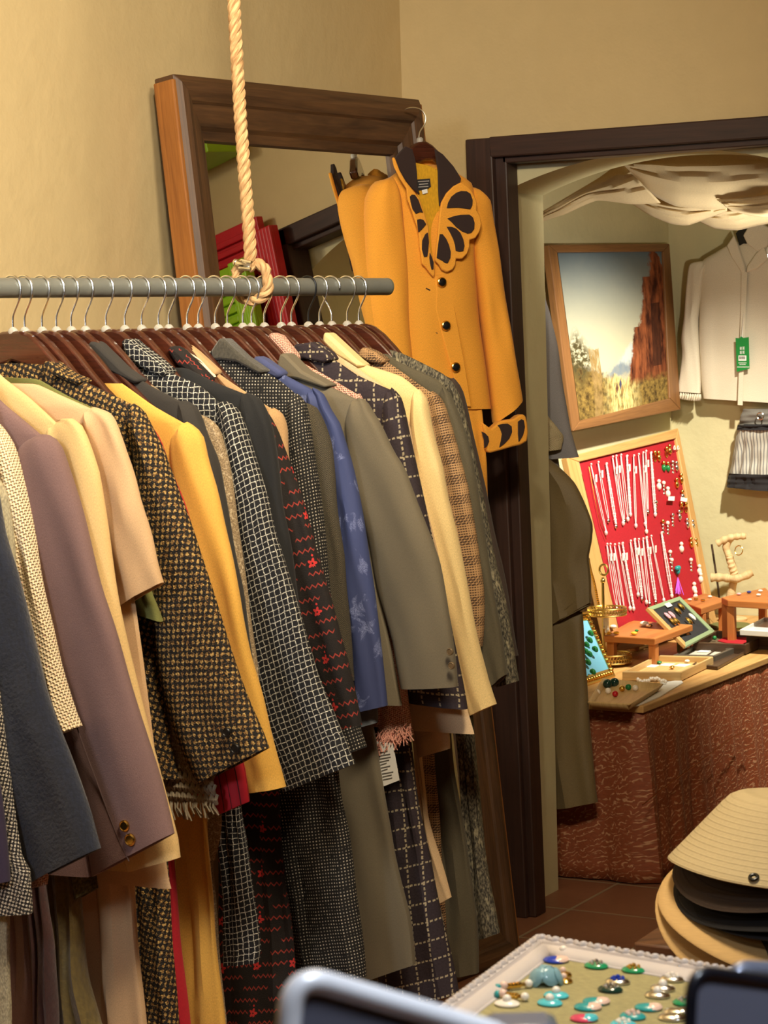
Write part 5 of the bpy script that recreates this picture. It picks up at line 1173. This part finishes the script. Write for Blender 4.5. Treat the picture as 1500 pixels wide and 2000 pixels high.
# black pad in a green frame
zq = [.648, .535, .535, .648]; q = c4([(545,552),(850,862),(1082,742),(802,462)])
f = [at(q[i][0], q[i][1], PZ(zq[i]+.0)) for i in range(4)]; c = sum(f, Vector())/4
T = thing('earring_display_frame', 'green framed black velvet pad leaning on the table', 'display frame', Vector((c.x, c.y, ZT)))
nn = (f[1]-f[0]).cross(f[3]-f[0]).normalized(); nn = nn if nn.z > 0 else -nn
gi = [p.lerp(c, .17) for p in f]; SAGE = plain('sage_green_paint', (140, 160, 120), .5)
for i in range(4):
    j = (i+1) % 4; b = MB(); b.hexa([f[i]-nn*.012, f[j]-nn*.012, gi[j]-nn*.012, gi[i]-nn*.012, f[i], f[j], gi[j], gi[i]]); b.build('frame_side', SAGE if i != 0 else PW2, T, smooth=False, bevel=.002)
b = MB(); b.hexa([p-nn*.010 for p in gi]+[p-nn*.004 for p in gi]); b.build('pad', cloth_mat('black_velvet', (26, 26, 30), .15, 400, .3), T, smooth=False)
b = MB(); b.box((c.x-.02, c.y, ZT), (c.x+.02, c.y+.02, c.z-.016)); b.build('prop', SAGE, T, smooth=False)
def on_pad(x, y):
    v = ray(*c4([(x, y)])[0]); return CAM+v*((nn.dot(f[0])-nn.dot(CAM))/nn.dot(v))
PINKS = plain('pink_enamel', (220, 160, 170), .25)
for x, y, mt, l in [(705,622,PINKS,'pink and gold earring, left on the black pad'),(738,612,PINKS,'pink and gold earring, right on the black pad'),(745,665,GOLD,'gold earring below the pink pair, left'),(775,660,GOLD,'gold earring below the pink pair, right'),(785,580,GOLD,'gold flower earring near the top of the black pad'),(812,545,GOLD,'gold flower earring at the very top of the black pad'),(875,660,GOLD,'gold bow earring at the right of the black pad'),(900,628,PEARL,'pearl bow earring at the right of the black pad')]:
    p = on_pad(x, y); M = nn.to_track_quat('Z', 'Y').to_matrix().to_4x4(); b = MB(); b.lathe([(.002, .0), (.011, .001), (.012, .004), (.008, .008), (.002, .009)], p-nn*.003, 12, M, True, .7, 1.3); tag(b.build('earring', mt), l, 'earring', 'earrings on the black pad')
p = on_pad(708, 530); b = MB(); s1 = (f[3]-f[0]).normalized(); s2 = (f[1]-f[0]).normalized()
b.prism([p-s1*.022-s2*.006, p+s1*.022-s2*.006, p+s1*.022+s2*.010, p-s1*.022+s2*.010], nn, .002); tag(b.build('price_tag', WHITECARD), 'white price tag at the top of the green frame', 'tag')
# gilt frame with blue pad
zq = [.66, .66, ZT+.004, ZT+.004]; q = c4([(-60,600),(70,585),(292,1095),(30,1180)])
f = [at(q[i][0], q[i][1], PZ(zq[i])) for i in range(4)]; c = sum(f, Vector())/4
T = thing('gilt_frame', 'ornate gilt picture frame with green earrings on blue', 'frame', Vector((c.x, c.y, ZT)))
nn = (f[1]-f[0]).cross(f[3]-f[0]).normalized(); nn = nn if nn.dot(CAM-c) > 0 else -nn
gi = [p.lerp(c, .24) for p in f]
for i in range(4):
    j = (i+1) % 4; b = MB(); b.hexa([f[i]-nn*.012, f[j]-nn*.012, gi[j]-nn*.012, gi[i]-nn*.012, f[i], f[j], gi[j], gi[i]])
    for k in range(12):
        s = (k+.5)/12; pp = f[i].lerp(gi[i], .5).lerp(f[j].lerp(gi[j], .5), s); b.ball(pp+nn*.002, .007, 8, 5)
    b.build('frame_side', GOLD, T, bevel=0)
b = MB(); b.hexa([p-nn*.010 for p in gi]+[p-nn*.003 for p in gi]); b.build('blue_pad', plain('sky_blue_card', (110, 180, 210), .7), T, smooth=False)
for i, (x, y) in enumerate([(95,760),(88,815),(62,850),(130,885),(58,905),(86,925),(75,990),(112,1065)]):
    v = ray(*c4([(x, y)])[0]); p = CAM+v*((nn.dot(f[0])-nn.dot(CAM))/nn.dot(v)); M = nn.to_track_quat('Z', 'Y').to_matrix().to_4x4()
    b = MB(); b.lathe([(.002, -.003), (.010, -.002), (.010, .003), (.006, .008), (.001, .009)], p, 12, M, True, .8, 1.2); tag(b.build('earring', GREEN), 'green earring on the blue gilt frame pad, %s from the top' % ORD[i], 'earring', 'green earrings on the blue pad')
# gold two-tier stand
pb = at(*c4([(205,1010)])[0], PZ(ZT)); XS = pb
T = thing('tiered_stand', 'gold two-tier filigree stand with a ring top', 'stand', pb)
yS = pb.y
zt_ = at(1179, 1128, PY(yS)).z
b = MB(); b.tube([pb, Vector((pb.x, yS, zt_))], .0045, 10); b.ball(Vector((pb.x, yS, zt_-.01)), .008, 10, 6); b.build('pole', GOLD2, T)
rc = at(1179, 1113, PY(yS)); b = MB(); b.tube([rc+Vector((.014*math.cos(a), 0, .016*math.sin(a))) for a in [2*math.pi*i/28 for i in range(28)]], .0035, 8, closed=True); b.build('ring_handle', GOLD2, T)
def filigree(cx, cy, z, r, h, nm):
    b = MB()
    for zz in (z, z+h): b.tube([Vector((cx+r*math.cos(a), cy+r*math.sin(a), zz)) for a in [2*math.pi*i/48 for i in range(48)]], .0026, 6, closed=True)
    for i in range(40):
        a = 2*math.pi*i/40; a2 = 2*math.pi*(i+1)/40
        b.tube([Vector((cx+r*math.cos(a), cy+r*math.sin(a), z)), Vector((cx+r*math.cos((a+a2)/2)*1.02, cy+r*math.sin((a+a2)/2)*1.02, z+h/2)), Vector((cx+r*math.cos(a2), cy+r*math.sin(a2), z+h))], .0014, 4)
        b.ball(Vector((cx+r*1.02*math.cos(a), cy+r*1.02*math.sin(a), z+h/2)), .0032, 6, 4)
    b.lathe([(.003, z), (r, z), (r, z+.002), (.003, z+.002)], (cx, cy, 0), 40); return b.build(nm, GOLD2, T)
zu = at(1186, 1200, PY(yS)).z; 
filigree(pb.x+.012, yS, zu, .058, .020, 'upper_basket'); filigree(pb.x+.02, yS, ZT+.012, .062, .024, 'lower_basket')
b = MB()
for dx, dz in ((.022, .034), (.034, .04), (.028, .046)):
    p = Vector((pb.x+dx, yS-.045, zu)); b.tube([p, p-Vector((0, 0, dz))], .003, 6); b.ball(p-Vector((0, 0, dz)), .005, 8, 5)
tag(b.build('crystal_earrings', CLEAR), 'clear crystal drops hanging from the gold stand', 'earrings')
b = MB(); pts = [at(*c4([(x, y)])[0], PB(.006)) for x, y in [(80,170),(95,250),(120,340),(140,430),(160,540)]]
b.tube(crv(pts, 20), .002, 5)
for p in crv(pts, 30): b.ball(p, .0045, 6, 4)
tag(b.build('gold_chain', GOLD), 'gold bead chain hung over the left edge of the red board', 'necklace')
b = MB(); p = at(*c4([(505, 560)])[0], PX(.12)); b.lathe([(.012, -.04), (.014, -.02), (.008, -.005), (.012, .004), (.004, .012)], p, 14); 
b2 = at(*c4([(505, 640)])[0], PZ(ZT)); b = MB(); b.lathe([(.014, 0), (.016, .03), (.009, .05), (.013, .062), (.004, .075)], b2, 16); tag(b.build('perfume_bottle', glass_like('cut_glass', (220, 215, 210), .1, .6)), 'small cut-glass bottle at the foot of the red board', 'bottle')
bead(498, 522, ZT+.085, .008, plain('blue_stone', (50,60,130), .2), 'blue stone topping the cut-glass bottle', 'stone', 'stone')
# driftwood jewellery stand
YD = YW-.16
DRW = wood('bare_branch_wood', (196, 160, 108), (232, 204, 156), .7)
pd = at(1430, 1170, PY(YD))
T = thing('branch_stand', 'bare branch jewellery stand at the back of the table', 'stand', Vector((pd.x, YD, ZT)))
def br(pts, r, nm='branch'):
    b = MB(); P = crv([at(x, y, PY(YD+o_)) for x, y, o_ in pts], 24); n = len(P); b.tube(P, [r[0]+(r[1]-r[0])*i/(n-1)+.0015*math.sin(i*1.3) for i in range(n)], 12); b.build(nm, DRW, T)
br([(1420,1215,0),(1424,1178,0),(1430,1150,0),(1434,1120,0),(1426,1092,0),(1418,1068,0),(1428,1052,0)], (.016, .012), 'trunk')
br([(1388,1128,-.03),(1410,1128,-.02),(1440,1130,-.02),(1470,1118,0)], (.015, .013)); br([(1400,1062,-.02),(1420,1052,-.01),(1440,1048,0),(1457,1047,.01)], (.012, .011))
br([(1434,1120,-.01),(1428,1104,-.02),(1424,1086,-.02)], (.014, .010))
b = MB(); b.lathe([(.05, 0), (.052, .008), (.045, .012)], (pd.x, YD, ZT), 24); b.build('base', DRW, T)
c = at(1443, 1075, PY(YD-.02)); b = MB(); b.tube([c+Vector((.014*math.cos(a), .004*math.sin(a), .016*math.sin(a))) for a in [2*math.pi*i/24 for i in range(24)]], .0018, 6, closed=True); tag(b.build('bracelet', GOLD), 'thin gold bracelet hanging from the branch stand', 'bracelet')
b = MB(); b.tube([at(1390, 1063, PY(YD+.03)), at(1403, 1150, PY(YD+.03)), at(1406, 1180, PY(YD+.03))], .004, 8); tag(b.build('dark_rod', DKW), 'dark slim rod leaning behind the branch stand', 'rod')
# alcove spotlight at the right edge of the view
sp = at(1516, 494, PY(.40)); T = thing('spot_lamp', 'bright spotlight at the right edge of the alcove', 'lamp', sp)
dirv = (Vector((.02, 1.25, .75))-sp).normalized(); M = dirv.to_track_quat('Z', 'Y').to_matrix().to_4x4()
b = MB(); b.lathe([(.012, -.07), (.022, -.06), (.026, -.01), (.026, 0), (.023, 0), (.022, -.006), (.004, -.007)], sp, 20, M); b.build('housing', WHITECARD, T)
EM = NT('lamp_glow'); EM.out((1, .9, .7, 1), .5); EM.b.inputs['Emission Color'].default_value = (1, .9, .7, 1); EM.b.inputs['Emission Strength'].default_value = 30
b = MB(); b.ball(sp+dirv*.004, .021, 14, 8); b.build('bulb', EM.m, T)
b = MB(); b.tube([sp-dirv*.06, sp-dirv*.06+Vector((.03, 0, .25)), Vector((sp.x+.03, sp.y, 2.75))], .004, 8); b.build('stem', WHITECARD, T)

# ------------------------------------------------------------------ foreground counter
ZC = .86
cA = at(1046, 1827, PZ(ZC+.03))
ct = thing('counter_table', 'dark shop counter carrying the white jewellery tray', 'table', (cA.x+.15, cA.y-.7, 0))
cw = boxo  # alias
b = MB(); b.box((cA.x-.02, cA.y-1.75, ZC-.03), (cA.x+.42, cA.y+.03, ZC)); b.build('counter_top', DKW, ct, smooth=False, bevel=.004)
for x, y in ((cA.x+.03, cA.y-1.7), (cA.x+.37, cA.y-1.7), (cA.x+.03, cA.y-.03), (cA.x+.37, cA.y-.03)):
    b = MB(); b.box((x-.02, y-.02, 0), (x+.02, y+.02, ZC-.03)); b.build('leg', DKW, ct, smooth=False)
# ornate white frame tray
lft = at(830, 1986, PZ(ZC+.03)); bk = at(1400, 1888, PZ(ZC+.03))
dA = (lft-cA).normalized(); dB = (bk-cA).normalized()
LA, LB = .46, .33
WHF = plain('white_pearly_lacquer', (206, 196, 190), .25, .0, .03)
T = thing('jewellery_tray', 'ornate white picture frame laid flat as an earring tray', 'tray', Vector((cA.x, cA.y, ZC)))
def tp(a, bb, z=0.0): p = cA+dA*a+dB*bb; return Vector((p.x, p.y, ZC+.03+z))
prof2 = [(0, -.026), (0, -.005), (.003, 0), (.010, -.001), (.0125, -.005), (.015, -.003), (.019, -.0035), (.026, -.0065), (.028, -.0095), (.031, -.010)]
cs = [(0, 0, 1, 1), (LA, 0, -1, 1), (LA, LB, -1, -1), (0, LB, 1, -1)]
for i in range(4):
    a0, b0, sa, sb = cs[i]; a1, b1, sa1, sb1 = cs[(i+1) % 4]; b = MB(); rings = []
    for k in range(13):
        s = k/12; rings.append([tp((a0+sa*w_)*(1-s)+(a1+sa1*w_)*s, (b0+sb*w_)*(1-s)+(b1+sb1*w_)*s, z) for w_, z in prof2])
    b.loft(rings, closed=False); fo = b.build('frame_side', WHF, T, solid=.002)
    b = MB(); ln = math.hypot(a1-a0, b1-b0); n = int(ln/.0085)
    for k in range(n):
        s = (k+.5)/n; w_ = .0062; p = tp((a0+sa*w_)*(1-s)+(a1+sa1*w_)*s, (b0+sb*w_)*(1-s)+(b1+sb1*w_)*s, .001)
        M = Matrix.Rotation(math.atan2((tp(a1, b1)-tp(a0, b0)).y, (tp(a1, b1)-tp(a0, b0)).x)+R(38 if k % 2 else -20), 4, 'Z')
        b.lathe([(.0006, -.003), (.0036, -.001), (.0036, .001), (.0016, .0034), (.0005, .0036)], p, 8, M, True, 1.5, .8)
    b.build('carved_beading', WHF, fo)
b = MB(); b.hexa([tp(.028, .028, -.026), tp(LA-.028, .028, -.026), tp(LA-.028, LB-.028, -.026), tp(.028, LB-.028, -.026), tp(.028, .028, -.010), tp(LA-.028, .028, -.010), tp(LA-.028, LB-.028, -.010), tp(.028, LB-.028, -.010)])
b.build('felt_base', cloth_mat('khaki_felt', (158, 148, 100), .12, 300, .3), T, smooth=False)
def c8(x, y): return (x/2.727+950, y/2.727+1780)
TURQ = plain('turquoise_enamel', (80, 190, 200), .2); PEACH = plain('peach_shell', (236, 200, 180), .25); EMR = plain('emerald_enamel', (30, 140, 90), .15); BLUE = plain('cobalt_enamel', (30, 60, 170), .2)
ZF = ZC+.0202
protos = {}
def stud(x, y, base, top, label, r=.0108, kind='dome'):
    p = at(*c8(x, y), PZ(ZF)); t = thing('earring', label, 'earring', p, 'clip earrings on the white tray')
    b = MB(); b.lathe([(r*.5, 0), (r*.96, .0006), (r, .0018), (r*.85, .0036), (r*.3, .0052), (r*.05, .0056)], p, 20, None, True, 1.15, .9); b.build('dome', base, t, bevel=0)
    b = MB()
    if kind == 'pearl': b.ball(p+Vector((0, 0, .006)), r*.40, 12, 7)
    elif kind == 'half': b.lathe([(r*.5, .0003), (r*1.0, .0013), (r*1.03, .0022), (r*.86, .0042), (r*.3, .0058)], p+Vector((.005, .002, 0)), 16, None, True, .75, .86)
    else:
        for k in range(7):
            a = 2*math.pi*k/7; b.ball(p+Vector((r*.5*math.cos(a), r*.5*math.sin(a), .0046)), r*.19, 8, 5)
        b.ball(p+Vector((0, 0, .0060)), r*.25, 8, 5)
    b.build('setting', top, t); return t
tr = 'in the white tray'
ST = [(410,235,PEACH,PEARL,'pearl','pinkish oval earring at the back left corner'),(366,268,BLUE,PEACH,'half','cobalt and white oval earring at the back left'),(620,255,EMR,SILVER,'c','back emerald oval earring, second pair'),(585,298,EMR,SILVER,'c','front emerald oval earring, second pair'),(815,285,EMR,GOLD,'c','back pale green earring with gold, third pair'),(785,320,EMR,GOLD,'c','front pale green earring with gold, third pair'),(700,382,SILVER,BLUE,'c','back silver earring with dark stones, centre pair'),(660,424,DGREEN,SILVER,'c','front dark green and silver earring, centre pair'),(1025,332,SILVER,SILVER,'c','back silver jewelled earring at the right'),(990,368,SILVER,PEARL,'c','front silver jewelled earring at the right'),(940,418,SILVER,PEARL,'pearl','back pink pearl earring in a silver ring'),(912,455,SILVER,PEARL,'pearl','front pink pearl earring in a silver ring'),(372,456,TURQ,PEARL,'pearl','back turquoise earring with pearl centre'),(338,496,TURQ,PEARL,'pearl','front turquoise earring with pearl centre'),(580,490,TEAL,PEACH,'half','back teal and peach oval earring, left pair'),(535,520,TEAL,PEACH,'half','front teal and peach oval earring, left pair'),(858,522,TEAL,PEACH,'half','back teal and peach round earring, right pair'),(780,568,TEAL,PEACH,'c','front teal round earring with pearls, right pair'),(1060,495,EMR,SILVER,'c','small green and silver earring by the black frame'),(1130,448,SILVER,PEARL,'c','small silver earring behind the black frame edge'),(1015,545,SILVER,SILVER,'half','back silver shell earring'),(985,575,SILVER,SILVER,'half','front silver shell earring'),(515,580,plain('pink_red_enamel', (210, 70, 100), .2),TURQ,'half','pink and turquoise earring at the bottom edge'),(730,612,TURQ,PEARL,'c','pearl studded earring at the bottom edge'),(110,500,PEARL,PEARL,'pearl','white pearl stud low at the left')]
for x, y, b1, t1, k, l in ST: stud(x, y, b1, t1, l+' '+tr, kind='pearl' if k == 'pearl' else ('half' if k == 'half' else 'c'))
for i, (x0, y0, x1, y1, l) in enumerate([(60,405,225,385,'back long gold and pearl drop earring in the white tray'),(60,440,205,455,'front long gold and pearl drop earring in the white tray')]):
    p0, p1 = at(*c8(x0, y0), PZ(ZF+.004)), at(*c8(x1, y1), PZ(ZF+.004)); t = thing('drop_earring', l, 'earring', p0-Vector((0, 0, .004)))
    b = MB(); b.tube([p0, p0.lerp(p1, .5), p1], .0018, 6)
    for k in range(5): b.ball(p0.lerp(p1, .2+.12*k), .0032, 8, 5)
    b.build('gold_bar', GOLD, t); b = MB(); b.ball(p1, .0042, 12, 7); b.build('pearl', PEARL, t); b = MB(); b.ball(p0, .0036, 10, 6); b.build('green_stone', TEAL, t)
    b = MB(); b.ball(p0.lerp(p1, .2)+Vector((0, 0, .001)), .0042, 10, 6); b.build('peach_stone', PEACH, t)
p = at(*c8(315, 385), PZ(ZF)); t = thing('rose_ornament', 'pale blue glass rose ornament in the white tray', 'ornament', p)
for k in range(9):
    a = k*2.4; r_ = .003+.0012*k; b = MB(); q = p+Vector((r_*math.cos(a), r_*math.sin(a), .012-.0006*k)); M = Matrix.Rotation(a, 4, 'Z') @ Matrix.Rotation(R(35+4*k), 4, 'Y')
    b.ball(q, .010, 10, 6, M, .35); b.build('petal', glass_like('pale_blue_glass', (170, 214, 224), .12, .5), t)
for x, y, l in ((408,345,'back peach and gold stud beside the glass rose'),(412,378,'front peach and gold stud beside the glass rose')):
    stud(x, y, GOLD, PEACH, l, .008, 'pearl')
# bucket hats
d_h = 3.0
hc = dep(1520, 1765, d_h)
STW = wood('worn_brown_stool', (70, 42, 26), (116, 76, 48), .5)
def bucket(label, mat, p, r=.15, h=.085, tilt=(0, 0), droop=.02, crown=.085, seed=0, bs=.69, dx=1.0):
    rnd = random.Random(seed); T = thing('bucket_hat', label, 'hat', p, 'stacked bucket hats')
    M = Matrix.Rotation(R(tilt[0]), 4, Vector(RGT0)) @ Matrix.Rotation(R(tilt[1]), 4, Vector(FWD0)); ph = rnd.uniform(0, 6)
    b0 = h*bs; hh = h-b0
    prof = [(.004, h), (crown*.35, b0+hh*.97), (crown*.65, b0+hh*.87), (crown*.88, b0+hh*.68), (crown, b0+hh*.46), (crown*1.06, b0+hh*.22), (crown*1.12, b0)]
    nb = 9
    rings = []
    for rr, zz in prof+[(crown*1.12+(r-crown*1.12)*k/nb, b0-(droop+b0-h*.2)*(k/nb)**1.0) for k in range(1, nb+1)]+[(r*1.004, -droop+h*.2-.002), (r-.003, -droop+h*.2-.0035)]+[(crown*1.12+(r-crown*1.12)*k/nb-.002, b0-(droop+b0-h*.2)*(k/nb)**1.15-.0035) for k in range(nb-1, 0, -1)]:
        ring = []
        for j in range(56):
            a = 2*math.pi*j/56; e_ = max(0, (rr-crown)/(r-crown)); wv_ = e_*.007*math.sin(2*a+ph)+e_*.004*math.sin(3*a+ph*2)
            ring.append(p + M @ Vector((rr*math.cos(a)*dx, rr*math.sin(a), zz+wv_)))
        rings.append(ring)
    b = MB(); b.loft(rings); b.build('crown_and_brim', mat, T, auto=80)
    return T, M
def hat_mat(name, c, st=.0065):
    t = NT(name); u, v = t.uv(); s_ = t.stripe(v, st, .0016, 0, .5); n1 = t.noise(t._uv, 300, 2)
    return finish(t, t.mul(t.mul(V4(c), t.mix(s_, (1, 1, 1, 1), (.93, .92, .91, 1))), t.mix(n1, (.85,.85,.85,1), (1.1,1.1,1.1,1))), t.M('SUBTRACT', t.M('MULTIPLY', n1, .3), s_), .9, .35, .002)
HB = hat_mat('cream_quilted_cotton', (194, 176, 136)); HT = hat_mat('tan_cotton', (200, 164, 108), .013); HK = hat_mat('black_cotton', (24, 22, 24)); HBR = hat_mat('dark_brown_cotton', (64, 50, 40)); HG = hat_mat('charcoal_cotton', (40, 38, 40))
ZB = hc.z-.085
def hp_(px, py, z): return at(px, py, PZ(z))
zh = .60
hats = [('tan bucket hat at the bottom of the stack', HT, 1512, 1786, .158, (20, 0), 71, .012, .3), ('light tan bucket hat, second from the bottom of the stack', HT, 1514, 1764, .156, (19, 0), 72, .012, .3), ('brown bucket hat in the lower half of the stack', HBR, 1530, 1757, .136, (16, 0), 73, .012, .3), ('charcoal bucket hat in the middle of the stack', HG, 1530, 1750, .141, (12, 1), 74, .012, .3), ('black bucket hat under the dark brown one', HK, 1532, 1741, .147, (8, 1), 75, .014, .35), ('dark brown bucket hat just under the cream top hat', HBR, 1530, 1718, .147, (2, 2), 76, .02, .45), ('cream stitched bucket hat with an eyelet on top of the stack', HB, 1532, 1694, .152, (-1, 6), 77, .045, .69)]
p0 = hp_(1512, 1800, .70)
for i, (l, mt, px, py, r_, tl, sd, dr_, bs_) in enumerate(hats):
    q = dep(px, py, 3.05); q.z += dr_-.014
    last = bucket(l, mt, q, r_, .07, tl, dr_, .078, sd, bs_)
T, M = last
q = dep(1472, 1713, 2.915); ey = MB(); nq = (CAM-q).normalized(); Me = Vector((0, -.45, .9)).normalized().to_track_quat('Z', 'Y').to_matrix().to_4x4()
ey.tube([q+Me @ Vector((.0052*math.cos(a), .0052*math.sin(a), 0)) for a in [2*math.pi*i/20 for i in range(20)]], .0022, 8, closed=True); ey.build('eyelet', BLACKMET, T)['label'] = 'dark metal ventilation eyelet'
st = thing('wooden_stool', 'worn brown wooden stool under the stack of hats', 'stool', (p0.x, p0.y, 0))
sa = at(1232, 1840, PZ(.64))
b = MB(); b.lathe([(.005, .665), (.13, .665), (.135, .655), (.135, .63), (.12, .62), (.005, .62)], (p0.x, p0.y, 0), 36); b.build('seat', STW, st)
b = MB(); P = [at(x, y, PZ(.64)) for x, y in ((1236,1842),(1300,1800),(1330,1808),(1335,1850),(1310,1850))]; b.prism([p-Vector((0, 0, .012)) for p in P], (0, 0, 1), .026); b.build('carved_edge', STW, st, bevel=.004)
for k in range(4):
    a = k*math.pi/2+.4; b = MB(); b.tube([Vector((p0.x+.09*math.cos(a), p0.y+.09*math.sin(a), .62)), Vector((p0.x+.12*math.cos(a), p0.y+.12*math.sin(a), 0))], [.016, .012], 10); b.build('leg', STW, st)
# blurred tabletop mirrors near the lens
def round_rect(pts, rad, n=8):
    out = []; k = len(pts)
    for i in range(k):
        p = Vector(pts[i]); a = (Vector(pts[i-1])-p).normalized()*rad; c_ = (Vector(pts[(i+1) % k])-p).normalized()*rad
        for j in range(n+1):
            t_ = j/n; out.append((p+a)*(1-t_)**2+2*p*t_*(1-t_)+(p+c_)*t_**2)
    return out
def tabletop(name, label, d, px, tubem, r_, glassm, lean=.0, rad=.016):
    q = [dep(x, y, d+o_) for x, y, o_ in px]; T = thing(name, label, 'mirror', (q[0]+q[1]+q[2]+q[3])/4); zmin = ZC
    T.location.z = ZC
    rr = round_rect(q, rad); b = MB(); b.tube(rr, r_, 12, closed=True); b.build('frame', tubem, T)
    nv = (q[1]-q[0]).cross(q[3]-q[0]).normalized(); b = MB(); b.prism(rr, nv, r_*.8); b.build('mirror_glass', glassm, T)
    lo = min(q, key=lambda p: p.z); mid = (q[2]+q[3])/2
    b = MB(); b.tube([mid, Vector((mid.x, mid.y, ZC+.008))], .006, 10); b.lathe([(.05, ZC), (.05, ZC+.006), (.01, ZC+.01)], (mid.x, mid.y, 0), 24); b.build('stand', tubem, T)
SILF = plain('brushed_silver_frame', (232, 232, 236), .35, .15, .02); GLD = NT('dark_mirror_glass'); GLD.out((.10, .10, .13, 1), .08, .0)
tabletop('tabletop_mirror', 'blurred silver framed tabletop mirror at the bottom edge', .80, [(572,1902,0),(1010,2030,.04),(1000,2330,.04),(545,2250,0)], SILF, .0044, GLD.m, rad=.014)
tabletop('tabletop_mirror', 'blurred black framed tabletop mirror in the lower right corner', .95, [(1352,1895,0),(1640,1935,.06),(1640,2300,.06),(1335,2240,0)], plain('black_plastic_frame', (18, 18, 24), .3), .0028, GLD.m, rad=.012)
tabletop('tabletop_mirror', 'blurred grey topped mirror behind the black one', 1.15, [(1432,1893,0),(1660,1905,.06),(1660,2200,.06),(1420,2180,0)], plain('pewter_frame', (120, 124, 140), .3, .5), .005, GLD.m, rad=.012)
q = dep(1015, 1990, 1.25); T = thing('grey_stand', 'blurred grey jewellery stand in front of the white tray', 'stand', (q.x, q.y, ZC))
b = MB(); ax = RGT0
P = [q+ax*s*.022+FWD0*t_*.02+Vector((0, 0, h_)) for h_ in (-.05, 0) for s, t_ in ((-1, -1), (1, -1), (1, 1), (-1, 1))]
b.hexa(P); b.build('head', plain('smoke_grey_plastic', (110, 112, 122), .3, .3), T, bevel=.008, smooth=True)
b = MB(); b.tube([Vector((q.x, q.y, ZC)), q-Vector((0, 0, .045))], .008, 10); b.build('post', BLACKMET, T)
